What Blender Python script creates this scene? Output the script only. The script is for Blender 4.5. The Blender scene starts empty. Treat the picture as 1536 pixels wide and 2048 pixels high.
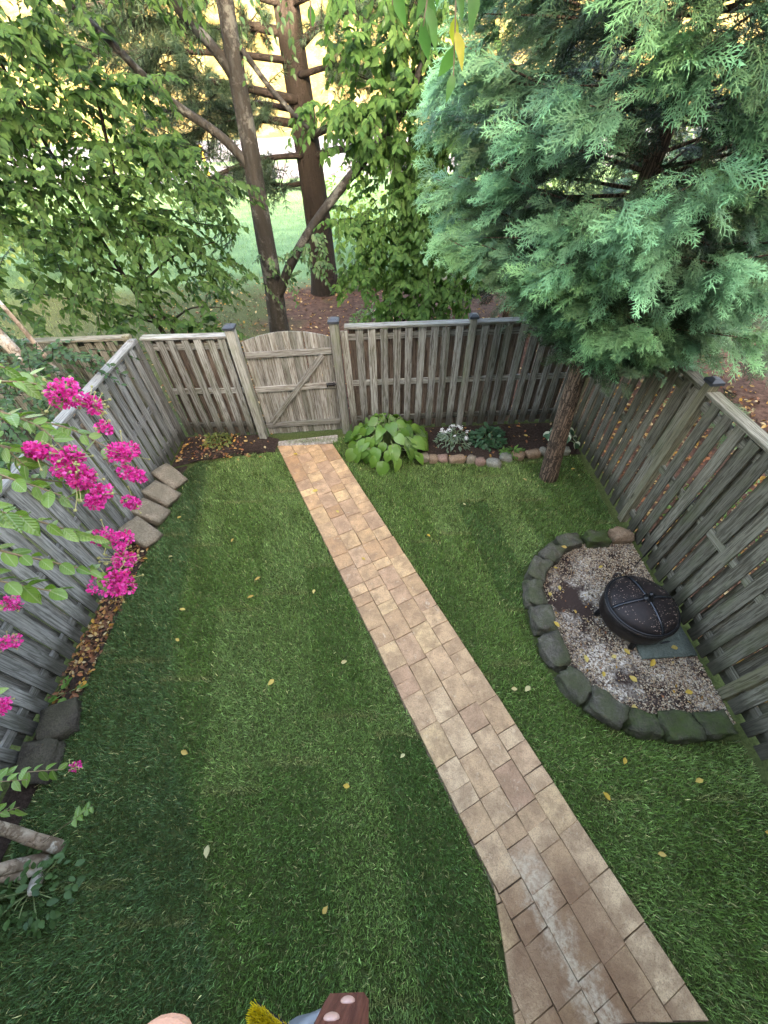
import bpy, bmesh, math, random
import numpy as np
from mathutils import Vector, Matrix, noise as mnoise

random.seed(7)
RNG = np.random.default_rng(7)
R = math.radians
scene = bpy.context.scene
COL = scene.collection

# ------------------------------------------------------------------ camera
CAM_H, PITCH, ROLL = 4.0, R(48.3), R(2.25)
cam_data = bpy.data.cameras.new('camera')
cam_data.sensor_fit = 'VERTICAL'
cam_data.sensor_height = 36.0
cam_data.lens = 770.0 / 2048.0 * 36.0
cam_data.clip_start = 0.02
cam_data.clip_end = 1500.0
cam = bpy.data.objects.new('camera', cam_data)
COL.objects.link(cam)
fw = Vector((0, math.cos(PITCH), -math.sin(PITCH)))
r0 = Vector((1, 0, 0))
u0 = Vector((0, math.sin(PITCH), math.cos(PITCH)))
rc = math.cos(ROLL) * r0 - math.sin(ROLL) * u0
uc = math.sin(ROLL) * r0 + math.cos(ROLL) * u0
mw = Matrix((rc, uc, -fw)).transposed().to_4x4()
mw.translation = Vector((0, 0, CAM_H))
cam.matrix_world = mw
scene.camera = cam

# ------------------------------------------------------------------ sky, sun, exposure
SUN_EL, SUN_AZ = R(19.0), R(-12.0)      # the sun stands behind the house, low
world = bpy.data.worlds.new('World')
scene.world = world
world.use_nodes = True
wn = world.node_tree.nodes
bg = wn['Background']
sky = wn.new('ShaderNodeTexSky')
sky.sky_type = 'NISHITA'
sky.sun_disc = False
sky.sun_elevation = SUN_EL
sky.sun_rotation = R(180.0) + SUN_AZ
sky.air_density = 1.0
sky.dust_density = 7.0
sky.ozone_density = 0.0
world.node_tree.links.new(sky.outputs[0], bg.inputs[0])
bg.inputs[1].default_value = 0.15
sun_data = bpy.data.lights.new('sun', 'SUN')
sun_data.energy = 2.0
sun_data.angle = R(0.6)
sun_data.color = (1.0, 0.86, 0.66)
sun = bpy.data.objects.new('sun', sun_data)
COL.objects.link(sun)
sun_from = Vector((math.sin(SUN_AZ) * math.cos(SUN_EL), -math.cos(SUN_AZ) * math.cos(SUN_EL), math.sin(SUN_EL)))
sun.rotation_euler = sun_from.to_track_quat('Z', 'Y').to_euler()
sun.location = sun_from * 60
vs = scene.view_settings
vs.view_transform = 'Standard'
vs.look = 'None'
vs.gamma = 1.0
vs.exposure = 4.12
vs.use_white_balance = True
vs.white_balance_temperature = 6950
scene.cycles.max_bounces = 3
scene.cycles.diffuse_bounces = 2
scene.cycles.transmission_bounces = 2
scene.cycles.glossy_bounces = 2
scene.cycles.adaptive_threshold = 0.02
scene.cycles.transparent_max_bounces = 6

# ------------------------------------------------------------------ helpers
def tag(o, label=None, cat=None, group=None, kind=None):
    if label: o['label'] = label
    if cat: o['category'] = cat
    if group: o['group'] = group
    if kind: o['kind'] = kind
    return o

def empty(name, loc=(0, 0, 0), rz=0.0):
    o = bpy.data.objects.new(name, None)
    o.empty_display_size = 0.1
    COL.objects.link(o)
    o.location = loc
    o.rotation_euler = (0, 0, rz)
    return o

def link(name, me, parent=None, loc=(0, 0, 0), rot=(0, 0, 0), scale=(1, 1, 1)):
    o = bpy.data.objects.new(name, me)
    COL.objects.link(o)
    o.parent = parent
    o.location = loc
    o.rotation_euler = rot
    o.scale = scale
    return o

def np_mesh(name, V, F, mat, tint=None, smooth=False):
    """V (n,3), F list of arrays (m,k) with any k"""
    me = bpy.data.meshes.new(name)
    V = np.asarray(V, dtype=np.float32)
    if isinstance(F, np.ndarray): F = [F]
    F = [np.asarray(f, dtype=np.int32) for f in F if len(f)]
    me.vertices.add(len(V))
    me.vertices.foreach_set('co', V.ravel())
    loops = np.concatenate([f.ravel() for f in F])
    tot = np.concatenate([np.full(len(f), f.shape[1], dtype=np.int32) for f in F])
    start = np.concatenate([[0], np.cumsum(tot)[:-1]]).astype(np.int32)
    me.loops.add(len(loops))
    me.loops.foreach_set('vertex_index', loops)
    me.polygons.add(len(tot))
    me.polygons.foreach_set('loop_start', start)
    me.polygons.foreach_set('loop_total', tot)
    if smooth:
        me.polygons.foreach_set('use_smooth', np.ones(len(tot), dtype=bool))
    me.update(calc_edges=True)
    me.validate()
    if tint is not None:
        a = me.color_attributes.new('tint', 'FLOAT_COLOR', 'POINT')
        t = np.ones((len(V), 4), dtype=np.float32)
        t[:, :tint.shape[1]] = tint
        a.data.foreach_set('color', t.ravel())
    if mat is not None:
        me.materials.append(mat)
    return me

def bm_mesh(name, bm, mat, smooth=False):
    me = bpy.data.meshes.new(name)
    bm.to_mesh(me)
    bm.free()
    if smooth:
        for p in me.polygons: p.use_smooth = True
    if mat is not None: me.materials.append(mat)
    return me

def add_box(bm, sx, sy, sz, c=(0, 0, 0), bevel=0.0, rot=None):
    r = bmesh.ops.create_cube(bm, size=1.0)
    vs_ = r['verts']
    bmesh.ops.scale(bm, vec=(sx, sy, sz), verts=vs_)
    if bevel > 0:
        es = list({e for v in vs_ for e in v.link_edges})
        rb = bmesh.ops.bevel(bm, geom=es, offset=bevel, segments=1, affect='EDGES')
        vs_ = list({v for f in rb['faces'] for v in f.verts} | {v for v in vs_ if v.is_valid})
    m = Matrix.Translation(c)
    if rot is not None: m = m @ rot
    bmesh.ops.transform(bm, matrix=m, verts=vs_)
    return vs_

def box_mesh(name, sx, sy, sz, mat, bevel=0.004, c=(0, 0, 0), rot=None):
    bm = bmesh.new()
    add_box(bm, sx, sy, sz, c, bevel, rot)
    return bm_mesh(name, bm, mat)

def tube_arrays(pts, rad, n=8, rough=0.0, seed=0, cap=True):
    pts = np.asarray(pts, float)
    m = len(pts)
    rad = np.asarray(rad, float) if np.ndim(rad) else np.full(m, float(rad))
    T = np.gradient(pts, axis=0)
    T /= np.linalg.norm(T, axis=1, keepdims=True) + 1e-9
    up = np.array([0.13, 0.21, 0.97])
    if abs(T[0] @ up) > 0.9: up = np.array([0.97, 0.2, 0.1])
    A = np.cross(T, up); A /= np.linalg.norm(A, axis=1, keepdims=True) + 1e-9
    B = np.cross(T, A)
    th = np.linspace(0, 2 * np.pi, n, endpoint=False)
    rr = rad[:, None] * np.ones((1, n))
    if rough:
        g = np.random.default_rng(seed)
        lobes = 1 + rough * np.cumsum(g.normal(0, .35, (m, n)), axis=0) / np.sqrt(np.arange(1, m + 1))[:, None]
        rr = rr * np.clip(lobes, 1 - 2 * rough, 1 + 2 * rough)
    V = pts[:, None, :] + rr[:, :, None] * (np.cos(th)[None, :, None] * A[:, None, :] + np.sin(th)[None, :, None] * B[:, None, :])
    V = V.reshape(-1, 3)
    i = np.arange(m - 1)[:, None] * n
    j = np.arange(n)[None, :]
    jn = (j + 1) % n
    Q = np.stack([i + j, i + jn, i + n + jn, i + n + j], -1).reshape(-1, 4)
    F = [Q]
    if cap:
        V = np.vstack([V, pts[-1:], pts[:1]])
        k = m * n
        a = np.arange(n)
        F.append(np.stack([(m - 1) * n + a, (m - 1) * n + (a + 1) % n, np.full(n, k)], -1))
        F.append(np.stack([(a + 1) % n, a, np.full(n, k + 1)], -1))
    return V, F

def merge(parts):
    """parts: list of (V, [F...]) -> V, [F...]"""
    Vs, Fs, off = [], {}, 0
    for V, F in parts:
        Vs.append(V)
        for f in F:
            if len(f): Fs.setdefault(f.shape[1], []).append(f + off)
        off += len(V)
    return np.vstack(Vs), [np.concatenate(v) for v in Fs.values()]

def smooth_path(pts, k=6):
    """Catmull-Rom resampling"""
    P = np.asarray(pts, float)
    P = np.vstack([2 * P[0] - P[1], P, 2 * P[-1] - P[-2]])
    out = []
    for i in range(1, len(P) - 2):
        for t in np.linspace(0, 1, k, endpoint=False):
            a, b, c, d = P[i - 1], P[i], P[i + 1], P[i + 2]
            out.append(.5 * ((2 * b) + (-a + c) * t + (2 * a - 5 * b + 4 * c - d) * t * t + (-a + 3 * b - 3 * c + d) * t ** 3))
    out.append(P[-2])
    return np.array(out)

def tube_mesh(name, pts, r0_, r1_, mat, n=10, k=5, rough=0.06, seed=0):
    P = smooth_path(pts, k)
    V, F = tube_arrays(P, np.linspace(r0_, r1_, len(P)), n, rough, seed)
    return np_mesh(name, V, F, mat, smooth=True)

def nrm(a):
    return a / (np.linalg.norm(a, axis=-1, keepdims=True) + 1e-9)

def frames(D, N):
    """orthonormal frames: y along D, z near N"""
    D = nrm(D)
    X = nrm(np.cross(D, N))
    Z = np.cross(X, D)
    return X, D, Z

def instance(tv, tf, P, D, N, S):
    """place template copies. tv (k,3), tf list of faces. P,D,N (n,3) S (n,) or (n,3)"""
    X, Y, Z = frames(D, N)
    S = np.asarray(S)
    if S.ndim == 1: S = np.repeat(S[:, None], 3, 1)
    L = tv[None, :, :] * S[:, None, :]
    V = P[:, None, :] + L[..., 0:1] * X[:, None, :] + L[..., 1:2] * Y[:, None, :] + L[..., 2:3] * Z[:, None, :]
    n, k = len(P), len(tv)
    off = (np.arange(n) * k)[:, None, None]
    F = [(f[None] + off).reshape(-1, f.shape[1]) for f in tf]
    return V.reshape(-1, 3), F

# ------------------------------------------------------------------ node material DSL
class NM:
    def __init__(s, name, rough=0.8, spec=0.3):
        s.m = bpy.data.materials.new(name)
        s.m.use_nodes = True
        s.t = s.m.node_tree
        s.n = s.t.nodes
        s.b = s.n['Principled BSDF']
        s.out = s.n['Material Output']
        s.b.inputs['Roughness'].default_value = rough
        s.b.inputs['Specular IOR Level'].default_value = spec
    def L(s, a, b): s.t.links.new(a, b)
    def put(s, sock, v):
        if hasattr(v, 'is_output') or isinstance(v, bpy.types.NodeSocket): s.L(v, sock)
        else:
            if sock.type == 'RGBA' and len(v) == 3: v = (*v, 1)
            sock.default_value = v
    def coord(s, kind='Object', scale=None, rnd=False):
        if kind == 'World':
            c = s.n.new('ShaderNodeNewGeometry').outputs['Position']
        else:
            c = s.n.new('ShaderNodeTexCoord').outputs[kind]
        if rnd:
            oi = s.n.new('ShaderNodeObjectInfo').outputs['Random']
            mul = s.math('MULTIPLY', oi, 37.0)
            cb = s.n.new('ShaderNodeCombineXYZ')
            for k in range(3): s.L(mul, cb.inputs[k])
            c = s.vmath('ADD', c, cb.outputs[0])
        if scale is not None:
            c = s.vmath('MULTIPLY', c, scale)
        return c
    def rand(s): return s.n.new('ShaderNodeObjectInfo').outputs['Random']
    def attr(s, name='tint'):
        a = s.n.new('ShaderNodeAttribute'); a.attribute_name = name
        return a.outputs['Color']
    def vmath(s, op, a, b):
        v = s.n.new('ShaderNodeVectorMath'); v.operation = op
        s.put(v.inputs[0], a); s.put(v.inputs[1], b)
        return v.outputs[0]
    def math(s, op, a, b=0.5, c=None, clamp=False):
        v = s.n.new('ShaderNodeMath'); v.operation = op; v.use_clamp = clamp
        s.put(v.inputs[0], a); s.put(v.inputs[1], b)
        if c is not None: s.put(v.inputs[2], c)
        return v.outputs[0]
    def noise(s, vec, scale=5.0, detail=4.0, rough=0.55, dist=0.0):
        v = s.n.new('ShaderNodeTexNoise')
        s.L(vec, v.inputs['Vector'])
        v.inputs['Scale'].default_value = scale; v.inputs['Detail'].default_value = detail
        v.inputs['Roughness'].default_value = rough; v.inputs['Distortion'].default_value = dist
        return v.outputs['Fac']
    def voro(s, vec, scale=5.0, feat='F1', out='Distance'):
        v = s.n.new('ShaderNodeTexVoronoi'); v.feature = feat
        s.L(vec, v.inputs['Vector']); v.inputs['Scale'].default_value = scale
        return v.outputs[out]
    def ramp(s, fac, stops, interp='LINEAR'):
        v = s.n.new('ShaderNodeValToRGB'); v.color_ramp.interpolation = interp
        e = v.color_ramp.elements
        while len(e) < len(stops): e.new(0.5)
        for k, (p, c) in enumerate(stops):
            e[k].position = p
            e[k].color = (*c, 1) if hasattr(c, '__len__') else (c, c, c, 1)
        s.L(fac, v.inputs[0])
        return v.outputs[0]
    def mix(s, fac, a, b, mode='MIX'):
        v = s.n.new('ShaderNodeMix'); v.data_type = 'RGBA'; v.blend_type = mode
        s.put(v.inputs[0], fac); s.put(v.inputs[6], a); s.put(v.inputs[7], b)
        return v.outputs[2]
    def sep(s, vec):
        v = s.n.new('ShaderNodeSeparateXYZ'); s.L(vec, v.inputs[0]); return v.outputs
    def maprange(s, val, a, b, c=0.0, d=1.0):
        v = s.n.new('ShaderNodeMapRange'); s.put(v.inputs[0], val)
        v.inputs[1].default_value = a; v.inputs[2].default_value = b
        v.inputs[3].default_value = c; v.inputs[4].default_value = d
        return v.outputs[0]
    def color(s, c): s.put(s.b.inputs['Base Color'], c); return s
    def rough(s, c): s.put(s.b.inputs['Roughness'], c); return s
    def bump(s, h, strength=0.4, dist=0.01):
        v = s.n.new('ShaderNodeBump'); v.inputs['Strength'].default_value = strength
        v.inputs['Distance'].default_value = dist
        s.L(h, v.inputs['Height']); s.L(v.outputs[0], s.b.inputs['Normal'])
        return s
    def translucent(s, col, fac):
        t = s.n.new('ShaderNodeBsdfTranslucent'); s.put(t.inputs[0], col)
        mx = s.n.new('ShaderNodeMixShader'); mx.inputs[0].default_value = fac
        s.L(s.b.outputs[0], mx.inputs[1]); s.L(t.outputs[0], mx.inputs[2])
        s.L(mx.outputs[0], s.out.inputs[0])
        return s

def mat_wood(name, light, dark, green=(0.10, 0.12, 0.05), green_amt=0.5, knots=True, damp=False):
    m = NM(name, 0.85, 0.2)
    c = m.coord('Object', (1, 1, 1), rnd=True)
    g = m.vmath('MULTIPLY', c, (26, 26, 1.6))
    grain = m.noise(g, 2.2, 6, 0.62, 1.2)
    fine = m.noise(m.vmath('MULTIPLY', c, (120, 120, 3.0)), 2.0, 4, 0.6)
    streak = m.noise(m.vmath('MULTIPLY', c, (70, 70, 0.9)), 1.0, 5, 0.65, 0.4)
    grain = m.math('ADD', m.math('MULTIPLY', grain, 0.6), m.math('MULTIPLY', streak, 0.4))
    col = m.ramp(grain, [(0.34, tuple(x * .7 for x in dark)), (0.44, dark), (0.53, tuple(a * .62 + b * .38 for a, b in zip(light, dark))), (0.66, light)])
    col = m.mix(m.math('MULTIPLY', fine, 0.45), col, tuple(x * 0.45 for x in dark))
    tone = m.math('ADD', m.math('MULTIPLY', m.rand(), 0.65), 0.66)
    tc = m.n.new('ShaderNodeCombineXYZ')
    for k in range(3): m.L(tone, tc.inputs[k])
    col = m.mix(1.0, col, tc.outputs[0], 'MULTIPLY')
    blot = m.noise(m.vmath('MULTIPLY', c, (3, 3, 1.2)), 1.4, 4, 0.6)
    col = m.mix(m.math('MULTIPLY', m.ramp(blot, [(0.48, 0.0), (0.68, 1.0)]), green_amt), col, green)
    h = grain
    if knots:
        kv = m.voro(m.vmath('MULTIPLY', c, (7.0, 7.0, 2.2)), 1.0)
        col = m.mix(m.ramp(kv, [(0.05, 0.75), (0.16, 0.0)]), col, tuple(x * 0.4 for x in dark))
    if damp:
        wp = m.sep(m.coord('World'))
        ed = m.math('ADD', wp[2], m.math('MULTIPLY', m.noise(m.vmath('MULTIPLY', m.coord('World'), (9, 9, 2)), 1.0, 4), -0.35))
        col = m.mix(m.ramp(ed, [(-0.0, 0.75), (0.20, 0.0)]), col, (0.035, 0.033, 0.022))
    m.color(col).bump(m.math('ADD', grain, m.math('MULTIPLY', fine, 0.5)), 0.55, 0.006)
    return m.m

def mat_leaf(name, cols, trans=0.28, rough=0.5, spec=0.35, use_tint=False, tcol=None, rnd_obj=True):
    """cols: list of linear colours picked by random per island / tint attribute"""
    m = NM(name, rough, spec)
    if use_tint:
        c = m.attr('tint')
    else:
        src = m.rand() if rnd_obj else m.n.new('ShaderNodeNewGeometry').outputs['Random Per Island']
        c = m.ramp(src, [(k / max(1, len(cols) - 1), v) for k, v in enumerate(cols)])
    c2 = m.mix(m.math('MULTIPLY', m.noise(m.coord('World'), 60, 2), 0.5), c, (0.02, 0.04, 0.012))
    m.color(c2)
    bright = m.mix(1.0, c, (1.25, 1.5, 0.7), 'MULTIPLY')
    m.translucent(bright, trans)
    return m.m

def mat_bark(name, a, b, scale=(14, 14, 2.5), crack=(0.02, 0.016, 0.012), lichen=None, bump=0.9, camt=0.85):
    m = NM(name, 0.9, 0.15)
    c = m.coord('Object')
    g = m.vmath('MULTIPLY', c, scale)
    n1 = m.noise(g, 1.0, 6, 0.65, 0.6)
    v = m.voro(m.vmath('ADD', g, m.vmath('MULTIPLY', m.noise(c, 6, 4, .6), (2.6, 1.9, 3.0))), 1.2, 'DISTANCE_TO_EDGE')
    col = m.ramp(n1, [(0.3, b), (0.68, a)])
    col = m.mix(m.ramp(v, [(0.03, camt), (0.26, 0.0)]), col, crack)
    if lichen:
        l = m.noise(c, 3.5, 6, 0.7)
        col = m.mix(m.ramp(l, [(0.52, 0.0), (0.6, 0.8)]), col, lichen)
    hh = m.math('ADD', m.math('MULTIPLY', v, 1.2, clamp=True), n1)
    m.color(col).bump(hh, bump, 0.02)
    return m.m

# materials ---------------------------------------------------------------
WOOD_BACK = mat_wood('weathered grey pine', (0.41, 0.42, 0.385), (0.125, 0.113, 0.095), green_amt=0.30, damp=True)
WOOD_LEFT = mat_wood('silver grey pine', (0.46, 0.45, 0.42), (0.17, 0.165, 0.15), (0.12, 0.13, 0.09), 0.3, damp=True)
WOOD_RIGHT = mat_wood('green grey pine', (0.30, 0.28, 0.215), (0.095, 0.084, 0.06), (0.09, 0.105, 0.045), 0.5, damp=True)
WOOD_GATE = mat_wood('pale gate timber', (0.43, 0.43, 0.395), (0.15, 0.13, 0.105), green_amt=0.2)
WOOD_POST = mat_wood('post timber', (0.42, 0.42, 0.37), (0.19, 0.18, 0.15), (0.14, 0.17, 0.06), 0.45)
WOOD_MOSSPOST = mat_wood('mossy post timber', (0.27, 0.25, 0.165), (0.11, 0.098, 0.062), (0.12, 0.13, 0.045), 0.6)
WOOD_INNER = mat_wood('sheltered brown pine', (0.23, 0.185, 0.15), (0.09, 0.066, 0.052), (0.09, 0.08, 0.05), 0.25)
WOOD_DECK = mat_wood('brown stained timber', (0.17, 0.062, 0.042), (0.085, 0.028, 0.02), (0.11, 0.05, 0.035), 0.3)

def simple(name, col, rough=0.5, spec=0.4, metal=0.0, var=0.3, scale=20.0, bump=0.0):
    m = NM(name, rough, spec)
    n = m.noise(m.coord('Object'), scale, 5, 0.6)
    m.color(m.mix(m.math('MULTIPLY', n, var * 2), col, tuple(x * 0.45 for x in col)))
    m.b.inputs['Metallic'].default_value = metal
    if bump: m.bump(n, bump, 0.01)
    return m.m

CAP_BLACK = simple('dark metal cap', (0.045, 0.05, 0.06), 0.35, 0.5)
IRON = simple('black wrought iron', (0.012, 0.012, 0.014), 0.35, 0.5, 0.3)
# ------------------------------------------------------------------ layout constants
D_ = np.array([0.4169, -0.909]); N_ = np.array([0.909, 0.4169])     # along / across the path
P_IN, P_OUT = 0.56, 1.39
PIT_OUT = np.array([(3.12, 3.02), (2.66, 3.02), (2.28, 3.0), (1.93, 2.82), (1.66, 2.53), (1.53, 2.18), (1.52, 1.83), (1.53, 1.46),
                    (1.64, 1.13), (1.85, 0.88), (2.17, 0.73), (2.5, 0.65), (2.85, 0.67), (3.12, 0.67)])
PIT_IN = np.array([(3.12, 2.82), (2.66, 2.76), (2.35, 2.74), (2.12, 2.58), (1.93, 2.38), (1.81, 2.13), (1.79, 1.87), (1.79, 1.57),
                   (1.87, 1.30), (2.03, 1.11), (2.26, 0.97), (2.52, 0.90), (2.83, 0.91), (3.12, 0.90)])

def in_poly(x, y, poly):
    inside = np.zeros(len(x), bool)
    j = len(poly) - 1
    for i in range(len(poly)):
        xi, yi = poly[i]; xj, yj = poly[j]
        c = ((yi > y) != (yj > y)) & (x < (xj - xi) * (y - yi) / (yj - yi + 1e-12) + xi)
        inside ^= c
        j = i
    return inside

def in_path(x, y, grow=0.0):
    n = x * N_[0] + y * N_[1]
    a = (n > P_IN - grow) & (n < P_OUT + grow) & (y < 5.15) & (y > -0.86)
    b = (y < -0.14) & (x > 0.69 - grow) & (n < P_IN + .02) & (y > -0.86)
    return a | b

def lawn_ok(x, y):
    wob = 0.025 * np.sin(7 * x + 1) + 0.02 * np.sin(13 * x + 2) + .015 * np.sin(23 * x)
    woby = 0.03 * np.sin(5 * y) + 0.02 * np.sin(11 * y + 1) + .012 * np.sin(29 * y)
    left = -3.10 + woby + np.where(y > 4.55, (y - 4.55) * 0.9, 0)
    ok = (x > left) & (x < 3.06 + woby * .6) & (y > -0.86 + wob * .5)
    top = np.where(x < -1.6, 4.93 + wob, np.where(x < 0.0, 5.25, np.where(x < 0.5, 4.72, 4.50 + wob)))
    top = np.where(x > 2.7, 4.56, top)
    ok &= y < top
    ok &= ~in_path(x, y, 0.004 + .012 * np.sin(31 * y))
    ok &= ~in_poly(x, y, PIT_OUT)
    ok &= (x - 2.46) ** 2 + (y - 4.12) ** 2 > 0.012
    return ok

# ------------------------------------------------------------------ ground sheets
def sheet(name, poly, z, mat, label=None):
    V = np.array([(x, y, z) for x, y in poly], float)
    me = np_mesh(name, V, np.arange(len(V))[None, :], mat)
    o = link(name, me)
    tag(o, kind='structure')
    return o

m = NM('woodland floor and far lawn', 0.95, 0.1)
wpos = m.coord('World'); wx = m.sep(wpos)
n1 = m.noise(wpos, 9, 6, 0.7); n2 = m.noise(wpos, 0.6, 4, 0.6); n3 = m.noise(wpos, 45, 3, 0.6)
mulch = m.ramp(n1, [(0.3, (0.032, 0.018, 0.013)), (0.5, (0.085, 0.047, 0.033)), (0.72, (0.15, 0.088, 0.062))])
grassy = m.ramp(n3, [(0.3, (0.035, 0.05, 0.018)), (0.7, (0.11, 0.13, 0.05))])
patch = m.math('ADD', m.math('MULTIPLY', wx[0], -0.5), m.math('MULTIPLY', n2, 3.0))       # grassier towards -x
near = m.mix(m.ramp(m.math('MULTIPLY', patch, 0.2), [(0.48, 0.0), (0.62, 0.85)]), mulch, grassy)
lawnc = m.ramp(m.noise(wpos, 1.2, 5, 0.6), [(0.3, (0.08, 0.145, 0.065)), (0.7, (0.15, 0.24, 0.115))])
edge = m.math('ADD', wx[1], m.math('MULTIPLY', n2, 3.0))
col = m.mix(m.maprange(edge, 13.6, 15.4), near, lawnc)
m.color(col).bump(n1, 0.6, 0.02)
GROUND = m.m
g_me = np_mesh('ground', np.array([(-400, -60, -0.02), (400, -60, -0.02), (400, 700, -0.02), (-400, 700, -0.02)], float), np.array([[0, 1, 2, 3]]), GROUND)
tag(link('ground', g_me), kind='structure')

m = NM('sod thatch and soil', 0.95, 0.1)
nn = m.noise(m.coord('World'), 40, 5, 0.7)
m.color(m.ramp(nn, [(0.3, (0.03, 0.04, 0.012)), (0.7, (0.09, 0.11, 0.035))])).bump(nn, 0.5, 0.01)
SOD = m.m
sheet('yard_ground', [(-3.55, -0.88), (3.36, -0.88), (3.36, 5.66), (-3.55, 5.66)], -0.004, SOD)

m = NM('dark garden mulch', 0.95, 0.15)
nn = m.noise(m.coord('World'), 32, 6, 0.75)
m.color(m.ramp(nn, [(0.3, (0.014, 0.010, 0.008)), (0.55, (0.05, 0.034, 0.026)), (0.78, (0.12, 0.085, 0.065))])).bump(nn, 1.0, 0.03)
MULCH = m.m
def bed(name, poly, z=0.012):
    """a slightly mounded bed sheet, subdivided"""
    bm = bmesh.new()
    f = bm.faces.new([bm.verts.new((x, y, z)) for x, y in poly])
    bmesh.ops.triangulate(bm, faces=[f])
    for _ in range(4):
        bmesh.ops.subdivide_edges(bm, edges=[e for e in bm.edges if e.calc_length() > 0.14], cuts=1)
    bmesh.ops.triangulate(bm, faces=bm.faces[:])
    bound = {v for e in bm.edges if e.is_boundary for v in e.verts}
    for v in bm.verts:
        if v not in bound:
            v.co.z += 0.02 + 0.022 * mnoise.noise(v.co * 6)
    o = link(name, bm_mesh(name, bm, MULCH, True))
    return tag(o, kind='structure')
bed('back_bed', [(0.35, 5.46), (0.35, 4.80), (0.62, 4.62), (1.3, 4.52), (1.75, 4.45), (2.15, 4.56), (2.7, 4.62), (3.13, 4.6), (3.13, 5.46)])
bed('corner_bed', [(-3.34, 5.46), (-3.34, 4.66), (-3.08, 4.75), (-2.8, 4.95), (-1.74, 4.95), (-1.72, 5.3), (-2.1, 5.44)])
bed('side_bed', [(-3.34, 4.62), (-3.34, -0.6), (-3.12, -0.6), (-3.07, 1.2), (-3.09, 3.0), (-3.08, 4.7)])

# gravel bed of the fire pit
m = NM('gravel sand', 0.95, 0.1)
wp = m.coord('World')
v = m.voro(wp, 70, 'F1', 'Color'); sp = m.sep(v)
gcol = m.ramp(sp[0], [(0.0, (0.10, 0.07, 0.055)), (0.3, (0.30, 0.24, 0.18)), (0.6, (0.52, 0.45, 0.36)), (1.0, (0.70, 0.64, 0.55))])
dirt = m.ramp(m.noise(wp, 2.6, 5, 0.65), [(0.40, 0.0), (0.56, 1.0)])
m.color(m.mix(dirt, gcol, (0.05, 0.034, 0.028))).bump(m.voro(wp, 70), 0.8, 0.012)
PIT_MID = PIT_IN * .55 + PIT_OUT * .45
pit = sheet('gravel_bed', PIT_MID[::-1].tolist(), 0.014, m.m)

m = NM('grey concrete', 0.9, 0.2)
nn = m.noise(m.coord('World'), 6, 6, 0.65)
m.color(m.ramp(nn, [(0.3, (0.13, 0.12, 0.11)), (0.7, (0.24, 0.23, 0.21))])).bump(m.noise(m.coord('World'), 60, 3), 0.3, 0.004)
CONCRETE = m.m
tag(link('patio', box_mesh('patio', 16.0, 1.80, 0.10, CONCRETE, 0.008, (0, -1.79, -0.042))), kind='structure')

# far side: pale street, golden rising meadow
m = NM('pale street', 0.9, 0.2)
nn = m.noise(m.coord('World'), 0.8, 6, 0.7)
m.color(m.ramp(nn, [(0.3, (0.13, 0.13, 0.16)), (0.7, (0.22, 0.215, 0.24))]))
sheet('street', [(-150, 40), (150, 43), (150, 62), (-150, 58)], -0.008, m.m)
m = NM('pale riverstone strip', 0.95, 0.2)
vv = m.sep(m.voro(m.coord('World'), 2.4, 'F1', 'Color'))
m.color(m.ramp(vv[0], [(0.0, (0.05, 0.045, 0.055)), (0.5, (0.16, 0.15, 0.17)), (1.0, (0.3, 0.29, 0.31))]))
sheet('stone_strip', [(-150, 31), (150, 33.5), (150, 41), (-150, 37.6)], -0.012, m.m)
m = NM('golden dry meadow', 0.95, 0.1)
c = m.coord('World')
a = m.noise(m.vmath('MULTIPLY', c, (1, .35, 1)), 0.35, 6, 0.7); b = m.noise(c, 2.2, 5, 0.7)
gold = m.ramp(m.math('ADD', m.math('MULTIPLY', a, .6), m.math('MULTIPLY', b, .4)), [(0.32, (0.09, 0.064, 0.017)), (0.5, (0.18, 0.142, 0.05)), (0.66, (0.36, 0.32, 0.18))])
m.color(gold).bump(b, 0.8, 0.3)
xs = np.linspace(-220, 220, 90); ys = np.linspace(60, 320, 60)
X, Y = np.meshgrid(xs, ys)
t = np.clip((Y - 62) / 120, 0, 1)
Z = -0.03 + 26 * t * t * (3 - 2 * t) + (1.2 * np.sin(X * .05 + 1) + .8 * np.sin(X * .11 + Y * .04)) * t
V = np.stack([X, Y, Z], -1).reshape(-1, 3)
ii = np.arange(59)[:, None] * 90 + np.arange(89)[None, :]
Q = np.stack([ii, ii + 1, ii + 91, ii + 90], -1).reshape(-1, 4)
tag(link('meadow_hill', np_mesh('meadow_hill', V, Q, m.m, smooth=True)), kind='structure')

# ------------------------------------------------------------------ paver path
m = NM('tumbled concrete paver', 0.8, 0.12)
oc = m.coord('World'); rnd = m.rand()
base = m.ramp(rnd, [(0.0, (0.575, 0.368, 0.207)), (0.2, (0.414, 0.247, 0.138)), (0.38, (0.667, 0.471, 0.265)), (0.55, (0.506, 0.328, 0.196)),
                    (0.72, (0.632, 0.431, 0.253)), (0.86, (0.437, 0.282, 0.190)), (1.0, (0.575, 0.391, 0.253))])
cool = m.ramp(rnd, [(0.0, (0.54, 0.385, 0.25)), (0.18, (0.46, 0.315, 0.205)), (0.34, (0.60, 0.445, 0.27)), (0.5, (0.50, 0.355, 0.235)),
                    (0.66, (0.59, 0.45, 0.315)), (0.82, (0.55, 0.395, 0.265)), (0.94, (0.39, 0.245, 0.18)), (1.0, (0.53, 0.395, 0.275))])
sy = m.sep(oc)
far = m.maprange(m.math('ADD', sy[1], m.math('MULTIPLY', rnd, 1.4)), 1.6, 3.6)
col = m.mix(far, cool, base)
blot = m.noise(m.coord('World', None, rnd=True), 6.5, 6, 0.66)
col = m.mix(m.ramp(blot, [(0.40, 0.7), (0.60, 0.0)]), col, (0.25, 0.165, 0.11))
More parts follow.
